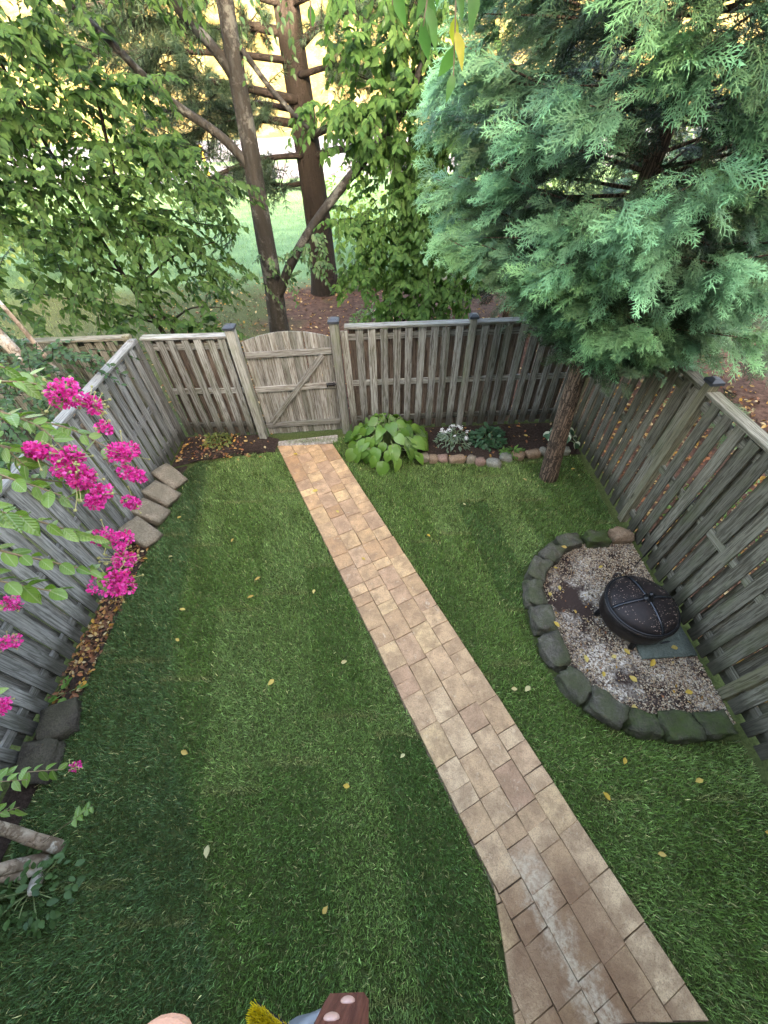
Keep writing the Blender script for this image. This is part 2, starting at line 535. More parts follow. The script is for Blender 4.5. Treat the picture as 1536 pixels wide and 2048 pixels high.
pale = m.noise(m.coord('World', None, rnd=True), 11, 5, 0.7, 1.5)
col = m.mix(m.ramp(pale, [(0.60, 0.0), (0.72, 0.55)]), col, (0.66, 0.57, 0.46))
speck = m.noise(oc, 120, 3, 0.7)
col = m.mix(m.ramp(speck, [(0.38, 0.5), (0.5, 0.0)]), col, (0.19, 0.13, 0.095))
# old white efflorescence streak with a damp surround, by the house end
sdot = m.n.new('ShaderNodeVectorMath'); sdot.operation = 'DOT_PRODUCT'; m.L(oc, sdot.inputs[0]); sdot.inputs[1].default_value = (0.4169, -0.909, 0)
ndot = m.n.new('ShaderNodeVectorMath'); ndot.operation = 'DOT_PRODUCT'; m.L(oc, ndot.inputs[0]); ndot.inputs[1].default_value = (0.909, 0.4169, 0)
S, Nn = sdot.outputs['Value'], ndot.outputs['Value']
wob = m.math('MULTIPLY', m.math('SUBTRACT', m.noise(oc, 7, 6, 0.72), 0.5), 0.5)
dn = m.math('ABSOLUTE', m.math('ADD', m.math('SUBTRACT', Nn, m.math('ADD', m.math('MULTIPLY', S, -0.07), 0.862)), wob))
along = m.math('MULTIPLY', m.maprange(m.math('ADD', S, wob), 0.36, 0.44), 1.0)
wet = m.math('MULTIPLY', m.math('MULTIPLY', m.maprange(dn, 0.48, 0.26), along), m.maprange(m.math('ADD', S, wob), 0.4, 0.72))
col = m.mix(m.math('MULTIPLY', wet, 0.7), col, (0.17, 0.095, 0.06))
white = m.math('MULTIPLY', m.math('MULTIPLY', m.maprange(dn, 0.14, 0.03), along), m.maprange(m.noise(oc, 24, 5, .7), .34, .56))
col = m.mix(m.math('MULTIPLY', white, 0.55), col, (0.62, 0.55, 0.46))
m.color(m.mix(1.0, col, (1.05, .99, .86), 'MULTIPLY'))
m.rough(m.maprange(wet, 0, 1, 0.72, 0.42))
relief = m.noise(m.coord('World', None, rnd=True), 16, 6, 0.6, 1.0)
m.bump(m.math('ADD', relief, m.math('MULTIPLY', speck, 0.25)), 0.75, 0.016)
PAVER = m.m
m = NM('joint sand', 0.95, 0.1)
m.color(m.ramp(m.noise(m.coord('World'), 50, 3), [(0.3, (0.13, 0.09, 0.062)), (0.7, (0.22, 0.165, 0.115))]))
JOINT = m.m

def xy(s, n): return (s * D_[0] + n * N_[0], s * D_[1] + n * N_[1])
def clip_half(poly, nx, ny, c):
    """keep nx*x+ny*y <= c"""
    out = []
    for i in range(len(poly)):
        a, b = poly[i], poly[(i + 1) % len(poly)]
        da, db = nx * a[0] + ny * a[1] - c, nx * b[0] + ny * b[1] - c
        if da <= 0: out.append(a)
        if (da < 0 < db) or (db < 0 < da):
            t_ = da / (da - db); out.append((a[0] + (b[0] - a[0]) * t_, a[1] + (b[1] - a[1]) * t_))
    return out
def area(p): return abs(sum(p[i][0] * p[(i + 1) % len(p)][1] - p[(i + 1) % len(p)][0] * p[i][1] for i in range(len(p)))) / 2

base_poly = [xy(-5.35, P_IN), xy(-5.35, P_OUT), xy(2.0, P_OUT), xy(2.0, P_IN - .02)]
base_poly = clip_half(clip_half(base_poly, 0, 1, 5.12), 0, -1, 0.84)
path = sheet('path', base_poly, 0.006, JOINT)
wedge_sheet = [(0.695, -0.16), (0.69, -0.84), (1.02, -0.84), (0.70, -0.14)]

def paver(poly, z, tilt):
    cx = sum(p[0] for p in poly) / len(poly); cy = sum(p[1] for p in poly) / len(poly)
    def inset(d):
        r = []
        for x, y in poly:
            l = math.hypot(x - cx, y - cy); k = max(0.2, 1 - d / max(l, 1e-3)); r.append((cx + (x - cx) * k, cy + (y - cy) * k))
        return r
    poly = [(x + rg.gauss(0, .0022), y + rg.gauss(0, .0022)) for x, y in poly]
    h = 0.03
    rings = [(inset(0.0022), 0.0), (inset(0.0022), h - 0.004), (inset(0.007), h)]
    V = [(x - cx, y - cy, zz + (x - cx) * tilt[0] + (y - cy) * tilt[1]) for ring, zz in rings for x, y in ring]
    k = len(poly); F = []
    for r in range(2):
        for i in range(k):
            F.append([r * k + i, r * k + (i + 1) % k, (r + 1) * k + (i + 1) % k, (r + 1) * k + i])
    me = bpy.data.meshes.new('paver')
    me.from_pydata(V, [], F + [list(range(2 * k, 3 * k))])
    me.materials.append(PAVER)
    bm = bmesh.new(); bm.from_mesh(me); bmesh.ops.recalc_face_normals(bm, faces=bm.faces[:]); bm.to_mesh(me); bm.free()
    link('paver', me, path, (cx, cy, z))

rg = random.Random(11)
cw = (P_OUT - P_IN) / 4
for c in range(-2, 4):
    n0, n1_ = P_IN + c * cw, P_IN + (c + 1) * cw
    s = -5.45 - rg.random() * 0.2
    while s < 1.75:
        ln = rg.choice([0.14, 0.21, 0.28, 0.31, 0.31])
        poly = [xy(s, n0), xy(s, n1_), xy(s + ln, n1_), xy(s + ln, n0)]
        s += ln
        poly = clip_half(poly, 0, 1, 5.08)
        if len(poly) > 2: poly = clip_half(poly, 0, -1, 0.83)
        if c < 0 and len(poly) > 2:
            poly = clip_half(clip_half(poly, -1, 0.0, -0.70), 0, 1, -0.15) if True else poly
        if len(poly) < 3 or area(poly) < 0.0012: continue
        paver(poly, 0.007 + rg.uniform(-0.0025, 0.0025), (rg.gauss(0, .009), rg.gauss(0, .009)))

# stone sill in front of the gate
m = NM('rough sill mortar', 0.9, 0.2)
nn = m.noise(m.coord('World'), 26, 6, 0.75)
m.color(m.ramp(nn, [(0.35, (0.16, 0.13, 0.10)), (0.52, (0.33, 0.29, 0.24)), (0.7, (0.62, 0.58, 0.52))])).bump(nn, 1, .02)
gt = link('gate_threshold', box_mesh('gate_threshold', 1.0, 0.20, 0.05, m.m, 0.015), None, (-1.22, 5.20, -.006), (0, 0, 0.12)); tag(gt, kind='structure')

# ------------------------------------------------------------------ grass blades
def blades(n, box, ok, lmin, lmax, width, tint_fn, seed, lean=0.75):
    g = np.random.default_rng(seed)
    x = g.uniform(box[0], box[1], n); y = g.uniform(box[2], box[3], n)
    k = ok(x, y); x, y = x[k], y[k]; n = len(x)
    # clumped lean direction from a few sines
    ang = 1.6 * np.sin(3.1 * x + 1.7 * y) + 1.6 * np.sin(5.7 * y - 2.3 * x + 1) + 1.3 * np.sin(13 * x + 11 * y) + g.normal(0, 1.7, n)
    ln = g.uniform(lmin, lmax, n) * (0.9 + .1 * np.sin(9 * x + 3) * np.sin(8 * y))
    le = np.clip(g.normal(lean, 0.28, n), 0.1, 1.35)
    dx, dy = np.cos(ang), np.sin(ang)
    w = width * g.uniform(.7, 1.3, n)
    sx, sy_ = -dy * w / 2, dx * w / 2
    z0 = np.full(n, -0.004)
    m1 = np.stack([x + dx * ln * .45 * np.sin(le * .6), y + dy * ln * .45 * np.sin(le * .6), z0 + ln * .5 * np.cos(le * .6)], -1)
    tip = m1 + np.stack([dx * ln * .55 * np.sin(le * 1.25), dy * ln * .55 * np.sin(le * 1.25), ln * .5 * np.cos(le * 1.25)], -1)
    b0 = np.stack([x, y, z0], -1)
    sv = np.stack([sx, sy_, np.zeros(n)], -1)
    V = np.stack([b0 - sv, b0 + sv, m1 + sv * .85, m1 - sv * .85, tip], 1).reshape(-1, 3)
    o = np.arange(n)[:, None] * 5
    Q = o + np.array([[0, 1, 2, 3]]); T = o + np.array([[3, 2, 4]])
    c = tint_fn(x, y, g)
    return V, [Q, T], np.repeat(c, 5, 0)

def hash01(a, b): 
    v = np.sin(a * 127.1 + b * 311.7) * 43758.5453
    return v - np.floor(v)
def lawn_tint(x, y, g):
    s = x * D_[0] + y * D_[1]; n = x * N_[0] + y * N_[1]
    roll = np.where(n < P_IN, np.floor((x + .18 * y) / 0.52), np.floor((x + .18 * y) / 0.42) + 40)
    so = y + hash01(roll, 3.0) * 1.5
    seg = np.floor(so / 1.7)
    h = hash01(roll, seg)
    patch = 0.5 + 0.25 * np.sin(1.9 * x + 2.2 * y + 1) + 0.25 * np.sin(3.3 * y - 2.1 * x) * np.sin(2.4 * x)
    k = np.clip(0.86 * h + 0.14 * patch + g.normal(0, .05, len(x)), 0, 1)[:, None]
    dark = np.array([0.058, 0.112, 0.024]); mid = np.array([0.110, 0.178, 0.036]); lite = np.array([0.165, 0.235, 0.070])
    c = np.where(k < .5, dark + (mid - dark) * (k / .5), mid + (lite - mid) * ((k - .5) / .5))
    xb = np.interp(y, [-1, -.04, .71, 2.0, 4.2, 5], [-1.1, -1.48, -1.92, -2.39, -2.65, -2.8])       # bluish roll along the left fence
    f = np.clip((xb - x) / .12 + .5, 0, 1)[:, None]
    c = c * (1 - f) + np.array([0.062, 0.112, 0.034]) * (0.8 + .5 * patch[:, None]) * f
    seam = np.exp(-((so / 1.7 - seg - .0) / .025) ** 2)[:, None] * 0.6
    c = c * (1 - seam) + np.array([0.21, 0.18, 0.07]) * seam
    dry = (g.random(len(x)) < 0.055)[:, None]
    c = np.where(dry, np.array([0.32, 0.29, 0.13]), c)
    pale = (g.random(len(x)) < 0.10)[:, None]
    c = np.where(pale, c * 2.0 + .03, c)
    return c * g.uniform(.42, 1.45, (len(x), 1)) * (.94, .96, 1.0)
m = NM('grass blade', 0.45, 0.35)
gc = m.attr('tint'); m.color(m.mix(1.0, gc, (1.08, 1.1, .95), 'MULTIPLY'))
GRASS = m.m
V, F, T_ = blades(405000, (-3.2, 3.1, -0.9, 5.3), lawn_ok, 0.034, 0.068, 0.0055, lawn_tint, 5, 0.62)
tag(link('grass', np_mesh('grass', V, F, GRASS, T_)), 'short green turf laid in rolls across the fenced yard', 'grass', kind='stuff')

# rough grass outside the fence
def out_ok(x, y):
    p = 0.5 + .5 * np.sin(1.3 * x + .7 * y) * np.sin(1.1 * y - .6 * x + 2)
    return (y > 5.8) & ((x < -2.6 - .4 * p) | (y > 13.2)) & (p + np.where(y > 12.6, 1, 0) + np.clip((-x - 3) * .15, 0, .6) > 0.45)
def out_tint(x, y, g):
    k = (0.5 + .5 * np.sin(x * 1.1) * np.sin(y * .9))[:, None]
    c = np.array([0.05, 0.085, 0.024]) * (1 - k) + np.array([0.13, 0.15, 0.05]) * k
    far_ = np.clip((y - 12.5) / 2, 0, 1)[:, None]
    c = c * (1 - far_) + np.array([0.115, 0.205, 0.085]) * far_
    return c * g.uniform(.6, 1.5, (len(x), 1))
V, F, T_ = blades(48000, (-13, 7, 5.8, 27), out_ok, 0.06, 0.13, 0.014, out_tint, 8)
tag(link('rough_grass', np_mesh('rough_grass', V, F, GRASS, T_)), 'thin rough grass growing between and beyond the trees outside the fence', 'grass', kind='stuff')
# ------------------------------------------------------------------ fences
def picket_mesh(h, w, mat, seed):
    g = random.Random(seed)
    bm = bmesh.new()
    vs_ = bmesh.ops.create_cube(bm, size=1.0)['verts']
    bmesh.ops.scale(bm, vec=(w, 0.018, h), verts=vs_)
    bmesh.ops.translate(bm, vec=(0, 0, h / 2), verts=vs_)
    es = [e for e in bm.edges if abs((e.verts[0].co - e.verts[1].co).z) > h * .5]
    bmesh.ops.subdivide_edges(bm, edges=es, cuts=3)
    a, b = g.uniform(-.012, .012), g.uniform(-.006, .006)
    for v in bm.verts:
        t_ = v.co.z / h
        v.co.y += a * math.sin(t_ * 3.1) + b * t_
        v.co.x += g.uniform(-.002, .002)
    return bm_mesh('picket', bm, mat)

def fence(name, label, p0, p1, height, posts, mat, front, inner=None, pitch=0.180, w=0.104, caps=(), cap_rail=True, back=True, h_post=0.06, start=0.06):
    """p0->p1 base line; front = +1/-1: side (local y) the near pickets stand on"""
    p0, p1 = Vector(p0), Vector(p1)
    d = p1 - p0; L_ = d.length
    root = empty(name, (p0.x, p0.y, 0), math.atan2(d.y, d.x))
    tag(root, label, 'fence')
    g = random.Random(len(name) * 7 + int(L_ * 10))
    meshes = [picket_mesh(height - .07, w * k, mat, i) for i, k in enumerate((1, .97, 1.03, 1, .95, 1.04, .99))]
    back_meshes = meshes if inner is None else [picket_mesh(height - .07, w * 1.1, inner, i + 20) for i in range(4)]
    for z in (0.22, height * .5, height - .15):
        link('rail', box_mesh('rail', 0.085, 0.038, L_, mat, 0.003), root, (L_ / 2, 0, z), (0, math.pi / 2 + g.uniform(-.003, .003), 0))
    i = 0; x = start
    while x < L_ - .04:
        near_post = any(abs(x - q) < .09 for q in posts)
        if not near_post:
            link('picket', meshes[g.randrange(7)], root, (x + g.uniform(-.006, .006), front * 0.032, 0.035 + g.uniform(-.015, .012)), (g.gauss(0, .006), g.gauss(0, .008), (0 if g.random() < .5 else math.pi)))
        xb = x + pitch / 2
        if back and xb < L_ - .03 and not any(abs(xb - q) < .07 for q in posts):
            link('picket', g.choice(back_meshes), root, (xb + g.uniform(-.006, .006), -front * 0.032, 0.035 + g.uniform(-.015, .012)), (g.gauss(0, .006), g.gauss(0, .008), (0 if g.random() < .5 else math.pi)))
        x += pitch
    for k, q in enumerate(posts):
        pm = box_mesh('post', 0.095, 0.095, height + h_post, {WOOD_LEFT: WOOD_LEFT, WOOD_RIGHT: WOOD_MOSSPOST}.get(mat, WOOD_POST), 0.006)
        po = link('post', pm, root, (q, front * .012, (height + h_post) / 2))
        if k in caps:
            link('post_cap', cap_mesh(), po, (0, 0, (height + h_post) / 2))
    if cap_rail:
        cuts = sorted(posts) if h_post > 0.03 else []
        ends = [0.0] + [q for q in cuts if 0.1 < q < L_ - .1] + [L_]
        for a, b in zip(ends[:-1], ends[1:]):
            link('cap_rail', box_mesh('cap_rail', 0.035, 0.13, b - a - (.1 if cuts else .01), mat, 0.004), root, ((a + b) / 2, 0, height - 0.012), (0, math.pi / 2 + g.uniform(-.003, .003), 0))
    return root

def cap_mesh(s=0.125):
    V = [(-s / 2, -s / 2, 0), (s / 2, -s / 2, 0), (s / 2, s / 2, 0), (-s / 2, s / 2, 0), (-s / 2, -s / 2, .03), (s / 2, -s / 2, .03), (s / 2, s / 2, .03), (-s / 2, s / 2, .03),
         (-s / 5, -s / 5, .055), (s / 5, -s / 5, .055), (s / 5, s / 5, .055), (-s / 5, s / 5, .055)]
    F = [(0, 3, 2, 1), (0, 1, 5, 4), (1, 2, 6, 5), (2, 3, 7, 6), (3, 0, 4, 7), (4, 5, 9, 8), (5, 6, 10, 9), (6, 7, 11, 10), (7, 4, 8, 11), (8, 9, 10, 11)]
    me = bpy.data.meshes.new('post_cap'); me.from_pydata(V, [], F); me.materials.append(CAP_BLACK)
    return me

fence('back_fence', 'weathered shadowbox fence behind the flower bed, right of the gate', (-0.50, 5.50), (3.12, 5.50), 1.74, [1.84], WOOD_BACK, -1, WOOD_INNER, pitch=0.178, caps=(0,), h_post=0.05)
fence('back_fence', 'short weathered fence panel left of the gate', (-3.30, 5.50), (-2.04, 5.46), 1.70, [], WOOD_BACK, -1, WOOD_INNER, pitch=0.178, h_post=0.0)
fence('right_fence', 'greenish grey shadowbox fence running beside the fire pit', (3.19, -0.9), (3.19, 5.44), 1.93, [1.95, 4.16, 6.29], WOOD_RIGHT, 1, pitch=0.176, w=0.112, caps=(1,), h_post=0.07)
fence('left_fence', 'silver grey shadowbox fence behind the pink flowers', (-3.39, 5.44), (-3.39, -0.9), 1.70, [0.05, 2.4, 4.7], WOOD_LEFT, 1, pitch=0.176, w=0.112, h_post=0.01)
fence('neighbour_fence', 'shaded shadowbox fence continuing left behind the neighbouring yard', (-7.4, 5.52), (-3.46, 5.52), 1.70, [2.0, 3.9], WOOD_RIGHT, -1, pitch=0.19, h_post=0.03)

# ------------------------------------------------------------------ gate with its two posts
def gate_post(x, y, h, label):
    root = link('gate_post', box_mesh('gate_post', 0.125, 0.125, h, WOOD_POST, 0.008, (0, 0, h / 2)), None, (x, y, -0.005))
    link('post_cap', cap_mesh(0.155), root, (0, 0, h))
    tag(root, label, 'post', 'gate posts')
gate_post(-1.985, 5.36, 1.83, 'stout square gate post with black cap on the hinge side, left of gate')
gate_post(-0.585, 5.44, 1.83, 'stout square gate post with black cap on the latch side, right of gate')
gx0, gx1, gy = -1.905, -0.66, 5.46
gate = empty('gate', ((gx0 + gx1) / 2, gy, 0.0), 0.05)
tag(gate, 'arched wooden garden gate with diagonal brace and black latch', 'gate')
gw = gx1 - gx0; nb = 13; bw = gw / nb
def top(u): return 1.60 + 0.115 * max(0.0, math.cos((u - .5) * math.pi)) ** 0.8
for i in range(nb):
    u0_, u1_ = i / nb, (i + 1) / nb
    a, b = -bw / 2 + .003, bw / 2 - .003
    z0 = 0.035 + random.uniform(-.008, .008)
    za, zb = top(u0_ + .03 / nb), top(u1_ - .03 / nb)
    V = [(a, -.009, z0), (b, -.009, z0), (b, .009, z0), (a, .009, z0), (a, -.009, za), (b, -.009, zb), (b, .009, zb), (a, .009, za)]
    F = [(0, 3, 2, 1), (4, 5, 6, 7), (0, 1, 5, 4), (1, 2, 6, 5), (2, 3, 7, 6), (3, 0, 4, 7)]
    me = bpy.data.meshes.new('board'); me.from_pydata(V, [], F); me.materials.append(WOOD_GATE)
    link('board', me, gate, (-gw / 2 + (i + .5) * bw, random.uniform(-.002, .002), 0), (0, random.gauss(0, .003), 0))
def hbar(L_, h, z, x=0, name='rail', roll=0.0, y=-0.03):
    bm = bmesh.new(); add_box(bm, h, .036, L_, (0, 0, 0), .004)
    return link(name, bm_mesh(name, bm, WOOD_GATE), gate, (x, y, z), (0, math.pi / 2 + roll, 0))
hbar(gw - .01, .085, 1.42); hbar(gw - .01, .085, .88, 0.0); hbar(gw - .01, .085, .22)
a_ = math.atan2(1.11, 1.0)
dl = math.hypot(1.11, 1.0)
bm = bmesh.new(); add_box(bm, .078, .03, dl - .02, (0, 0, 0), .004)
link('brace', bm_mesh('brace', bm, WOOD_GATE), gate, (-.02, -.050, .82), (0, math.pi / 2 - a_, 0))
lt = empty('latch'); lt.parent = gate
bpy.data.objects.remove(lt)
bm = bmesh.new()
add_box(bm, .13, .012, .06, (0, 0, 0), .003); add_box(bm, .17, .016, .016, (.03, -.014, 0.008), .004)
add_box(bm, .02, .04, .05, (-.05, -.02, 0), .004); add_box(bm, .014, .03, .07, (.05, -.018, .01), .003)
link('latch', bm_mesh('latch', bm, IRON), gate, (gw / 2 - .085, -.056, .90))
for z in (.24, 1.42):
    bm = bmesh.new(); add_box(bm, .22, .006, .04, (.05, 0, 0), .002); add_box(bm, .03, .03, .06, (-.06, .0, 0), .004)
    link('hinge', bm_mesh('hinge', bm, IRON), gate, (-gw / 2 + .03, .022, z))

# ------------------------------------------------------------------ unseen house row behind the viewer, height and width set to shade the yard
BRICK = NM('red brick', .9, .2)
bt = BRICK.n.new('ShaderNodeTexBrick'); BRICK.L(BRICK.coord('Object'), bt.inputs[0])
bt.inputs['Color1'].default_value = (.30, .12, .08, 1); bt.inputs['Color2'].default_value = (.22, .09, .065, 1); bt.inputs['Mortar'].default_value = (.42, .39, .35, 1)
bt.inputs['Scale'].default_value = 4.0
BRICK.color(bt.outputs[0]); BRICK = BRICK.m
SIDING = simple('cream siding', (.55, .52, .45), .7, .3, 0, .1, 3)
ROOF = simple('dark shingles', (.06, .058, .058), .9, .2, 0, .4, 8)
GLASS = simple('dark window glass', (.03, .04, .05), .08, .6, 0, .1, 2)
WHITE = simple('white paint', (.75, .75, .73), .5, .4, 0, .05, 5)
def townhouse(x0, x1, mat, label, y1=-2.7, depth=9.0, eave=8.2, ridge=11.4):
    root = empty('townhouse', ((x0 + x1) / 2, y1, 0)); tag(root, label, 'house', 'unseen row of townhouses sized to shade the yard')
    w = x1 - x0 - .01
    bm = bmesh.new(); add_box(bm, w, depth, eave, (0, -depth / 2, eave / 2)); link('wall', bm_mesh('wall', bm, mat), root)
    V = [(-w / 2 , .35, eave + .003), (w / 2, .35, eave + .003), (w / 2, -depth - .35, eave + .003), (-w / 2, -depth - .35, eave + .003), (-w / 2, -depth / 2, ridge), (w / 2, -depth / 2, ridge)]
    me = bpy.data.meshes.new('roof'); me.from_pydata(V, [], [(0, 1, 5, 4), (2, 3, 4, 5), (1, 2, 5), (3, 0, 4), (3, 2, 1, 0)]); me.materials.append(ROOF)
    link('roof', me, root)
    for z in (3.9, 6.6):
        for x in (-w * .27, w * .27):
            f = link('window', box_mesh('window', 1.1, .08, 1.4, WHITE, .01), root, (x, .03, z))
            link('pane', box_mesh('pane', .9, .02, 1.2, GLASS, .003), f, (0, .045, 0))
    dr = link('door', box_mesh('door', .95, .07, 2.05, WHITE, .01), root, (w * .2, .03, 1.03))
    link('handle', box_mesh('handle', .04, .06, .12, IRON, .01), dr, (-.38, .05, 0))
for k, (a, b, mt, lb) in enumerate([(-23, -16.6, SIDING, 'cream sided end townhouse far to the left'), (-16.6, -10, BRICK, 'brick townhouse second to the left'), (-10, -3.4, SIDING, 'cream sided townhouse next door on the left'),
        (-3.4, 3.2, BRICK, 'brick townhouse whose deck overlooks the yard'), (3.2, 9.8, SIDING, 'cream sided townhouse next door on the right'), (9.8, 16.4, BRICK, 'brick townhouse second to the right'), (16.4, 23, SIDING, 'cream sided end townhouse far to the right')]):
    townhouse(a, b, mt, lb)

# ------------------------------------------------------------------ deck under the viewer
deck = empty('deck', (0, -0.27, 0)); tag(deck, 'brown stained deck with a bolted railing post above the lawn', 'deck')
link('rim_joist', box_mesh('rim_joist', 5.6, .04, .24, WOOD_DECK, .004), deck, (-.2, -.09, 2.62))
bmesh_board = box_mesh('floor_board', 5.6, .135, .03, WOOD_DECK, .004)
for i in range(16): link('floor_board', bmesh_board, deck, (-.2, -.15 - i * .145, 2.76))
def deck_post(x):
    me = box_mesh('railing_post', .088, .09, 1.02, WOOD_DECK, .010)
    po = link('railing_post', me, deck, (x, .02, 3.275))
    for dz in (-.435, -.335):
        bm = bmesh.new(); bmesh.ops.create_uvsphere(bm, u_segments=16, v_segments=8, radius=.014)
        bmesh.ops.scale(bm, vec=(1, .45, 1), verts=bm.verts)
        link('bolt', bm_mesh('bolt', bm, BOLT, True), po, (-.004 + (.012 if dz < -.4 else -.006), .046, dz))
BOLT = simple('painted bolt head', (.50, .30, .25), .4, .5, 0, .25, 60)
for x in (-2.4, -1.3, -.113, 1.1, 2.2): deck_post(x)
link('top_rail', box_mesh('top_rail', 5.6, .14, .036, WOOD_DECK, .005), deck, (-.2, -.05, 3.60))
for x in (-2.6, 2.3):
    link('support', box_mesh('support', .14, .14, 2.5, WOOD_DECK, .006), deck, (x, -.95, 1.24))
# ------------------------------------------------------------------ stones
def mat_stone(name, a, b, moss=None, moss_amt=0.6, scale=7):
    m = NM(name, .9, .2)
    c = m.coord('Object', None, rnd=True)
    n = m.noise(c, scale, 6, .68)
    col = m.ramp(n, [(.3, b), (.7, a)])
    fine = m.noise(c, 60, 4, .7)
    col = m.mix(m.ramp(fine, [(.4, .5), (.55, 0.0)]), col, tuple(x * .4 for x in b))
    if moss:
        k = m.noise(c, 5, 5, .7)
        col = m.mix(m.math('MULTIPLY', m.ramp(k, [(.40, 0.0), (.58, 1.0)]), moss_amt), col, moss)
    m.color(col).bump(m.math('ADD', n, m.math('MULTIPLY', fine, .5)), .9, .025)
    return m.m
ST_MOSS = mat_stone('mossy grey stone', (.165, .148, .115), (.05, .045, .034), (.055, .065, .024), .65)
ST_MOSS2 = mat_stone('deep moss stone', (.11, .105, .07), (.036, .035, .022), (.055, .078, .02), .85)
ST_TAN = mat_stone('tan block stone', (.36, .255, .165), (.20, .135, .085), None)
ST_BEIGE = mat_stone('beige block stone', (.37, .305, .22), (.215, .17, .12), (.13, .12, .08), .4)
ST_DARK = mat_stone('damp dark stone', (.10, .085, .066), (.04, .033, .026), (.06, .06, .03), .4)
ST_PINK = mat_stone('pinkish cobble', (.36, .24, .18), (.20, .13, .10), None)
ST_GREY = mat_stone('grey cobble', (.36, .34, .29), (.19, .18, .15), (.13, .14, .07), .4)
SLATE = mat_stone('green grey slate slab', (.17, .20, .17), (.11, .135, .115), (.13, .15, .125), .3, 4)

def stone_mesh(name, sx, sy, sz, mat, seed, rough=.12, boxy=.65, cuts=4, shear=0.0):
    bm = bmesh.new()
    bmesh.ops.create_cube(bm, size=2.0)
    bmesh.ops.subdivide_edges(bm, edges=bm.edges[:], cuts=cuts, use_grid_fill=True)
    o = Vector((seed * 7.3, seed * 3.1, seed * 1.7))
    for v in bm.verts:
        c = v.co.copy(); sph = c.normalized() * 1.25
        p = c * boxy + sph * (1 - boxy)
        n = mnoise.noise(p * .9 + o) * rough * 1.6 + mnoise.noise(p * 2.6 + o) * rough * .6 + mnoise.noise(p * 7 + o) * rough * .22
        p = p * (1 + n)
        v.co = Vector((p.x * sx / 2 + shear * p.y * sx / 4, p.y * sy / 2, p.z * sz / 2))
    return bm_mesh(name, bm, mat, True)

ring = [(3.00, 2.93, .30, .20, 0), (2.66, 2.90, .32, .22, 3), (2.31, 2.87, .33, .23, 12), (2.03, 2.70, .30, .25, 40), (1.80, 2.46, .28, .25, 55),
        (1.67, 2.16, .31, .24, 82), (1.655, 1.84, .30, .27, 92), (1.67, 1.50, .34, .27, 100), (1.77, 1.18, .31, .27, 118), (1.97, .95, .30, .25, 140),
        (2.25, .83, .33, .25, 165), (2.55, .775, .31, .26, 178), (2.85, .79, .31, .25, 182)]
names = ['tan sandy edging block at the far end of the fire pit ring, against the fence', 'second edging stone from the tan block, dark and blocky', 'third edging stone from the tan block, low and green',
         'fourth edging stone from the tan block, where the ring starts to bend', 'fifth edging stone from the tan block on the upper left bend', 'sixth edging stone from the tan block, on the lawn side',
         'seventh edging stone from the tan block, midway along the lawn side', 'eighth edging stone from the tan block, long and grey', 'ninth edging stone from the tan block at the lower left bend',
         'tenth edging stone from the tan block, dark and angular', 'third mossy edging stone from the near end of the ring', 'second mossy edging stone from the near end of the ring', 'very mossy edging stone at the near end of the ring by the fence']
for i, (x, y, a, b, rot) in enumerate(ring):
    mt = ST_TAN if i == 0 else (ST_MOSS2 if i >= 10 or i == 1 else ST_MOSS)
    o = link('edging_stone', stone_mesh('edging_stone', a * (.95 + .06 * math.sin(i * 5)), b * (.84 + .1 * math.sin(i * 3.1)), .19 + .03 * math.sin(i * 2.3), mt, i + 1, .21, .68, 9), None, (x, y, .055), (random.uniform(-.06, .06), random.uniform(-.06, .06), R(rot)))
    tag(o, names[i], 'stone', 'fire pit edging stones')

# four beige blocks leaning on the left fence
for i, (x, y, lb) in enumerate([(-3.17, 4.30, 'topmost of the four beige blocks leaning on the left fence'), (-3.17, 3.94, 'second of the four beige blocks from the back corner, leaning on the left fence'),
                                (-3.20, 3.60, 'third of the four beige blocks from the back corner, leaning on the left fence'), (-3.18, 3.24, 'nearest of the four beige blocks leaning on the left fence')]):
    o = link('leaning_block', stone_mesh('leaning_block', .40, .27, .12, ST_BEIGE, 31 + i, .05, .88, 4, .15), None, (x, y, .14), (random.uniform(-.08, .08), R(28) + random.uniform(-.1, .1), R([-28, -18, -12, -25][i])))
    tag(o, lb, 'stone', 'beige blocks leaning on the fence')
for i, (x, y, a, lb) in enumerate([(-3.12, 1.03, .30, 'dark damp stone by the left fence next to the green sprout'), (-3.15, .70, .34, 'dark damp stone by the left fence nearest the flowering tree stems')]):
    o = link('side_stone', stone_mesh('side_stone', .30, a, .16, ST_DARK, 51 + i, .13, .75), None, (x, y, .05), (0.05, .08, .4 - i * .3))
    tag(o, lb, 'stone', 'dark stones by the left fence')

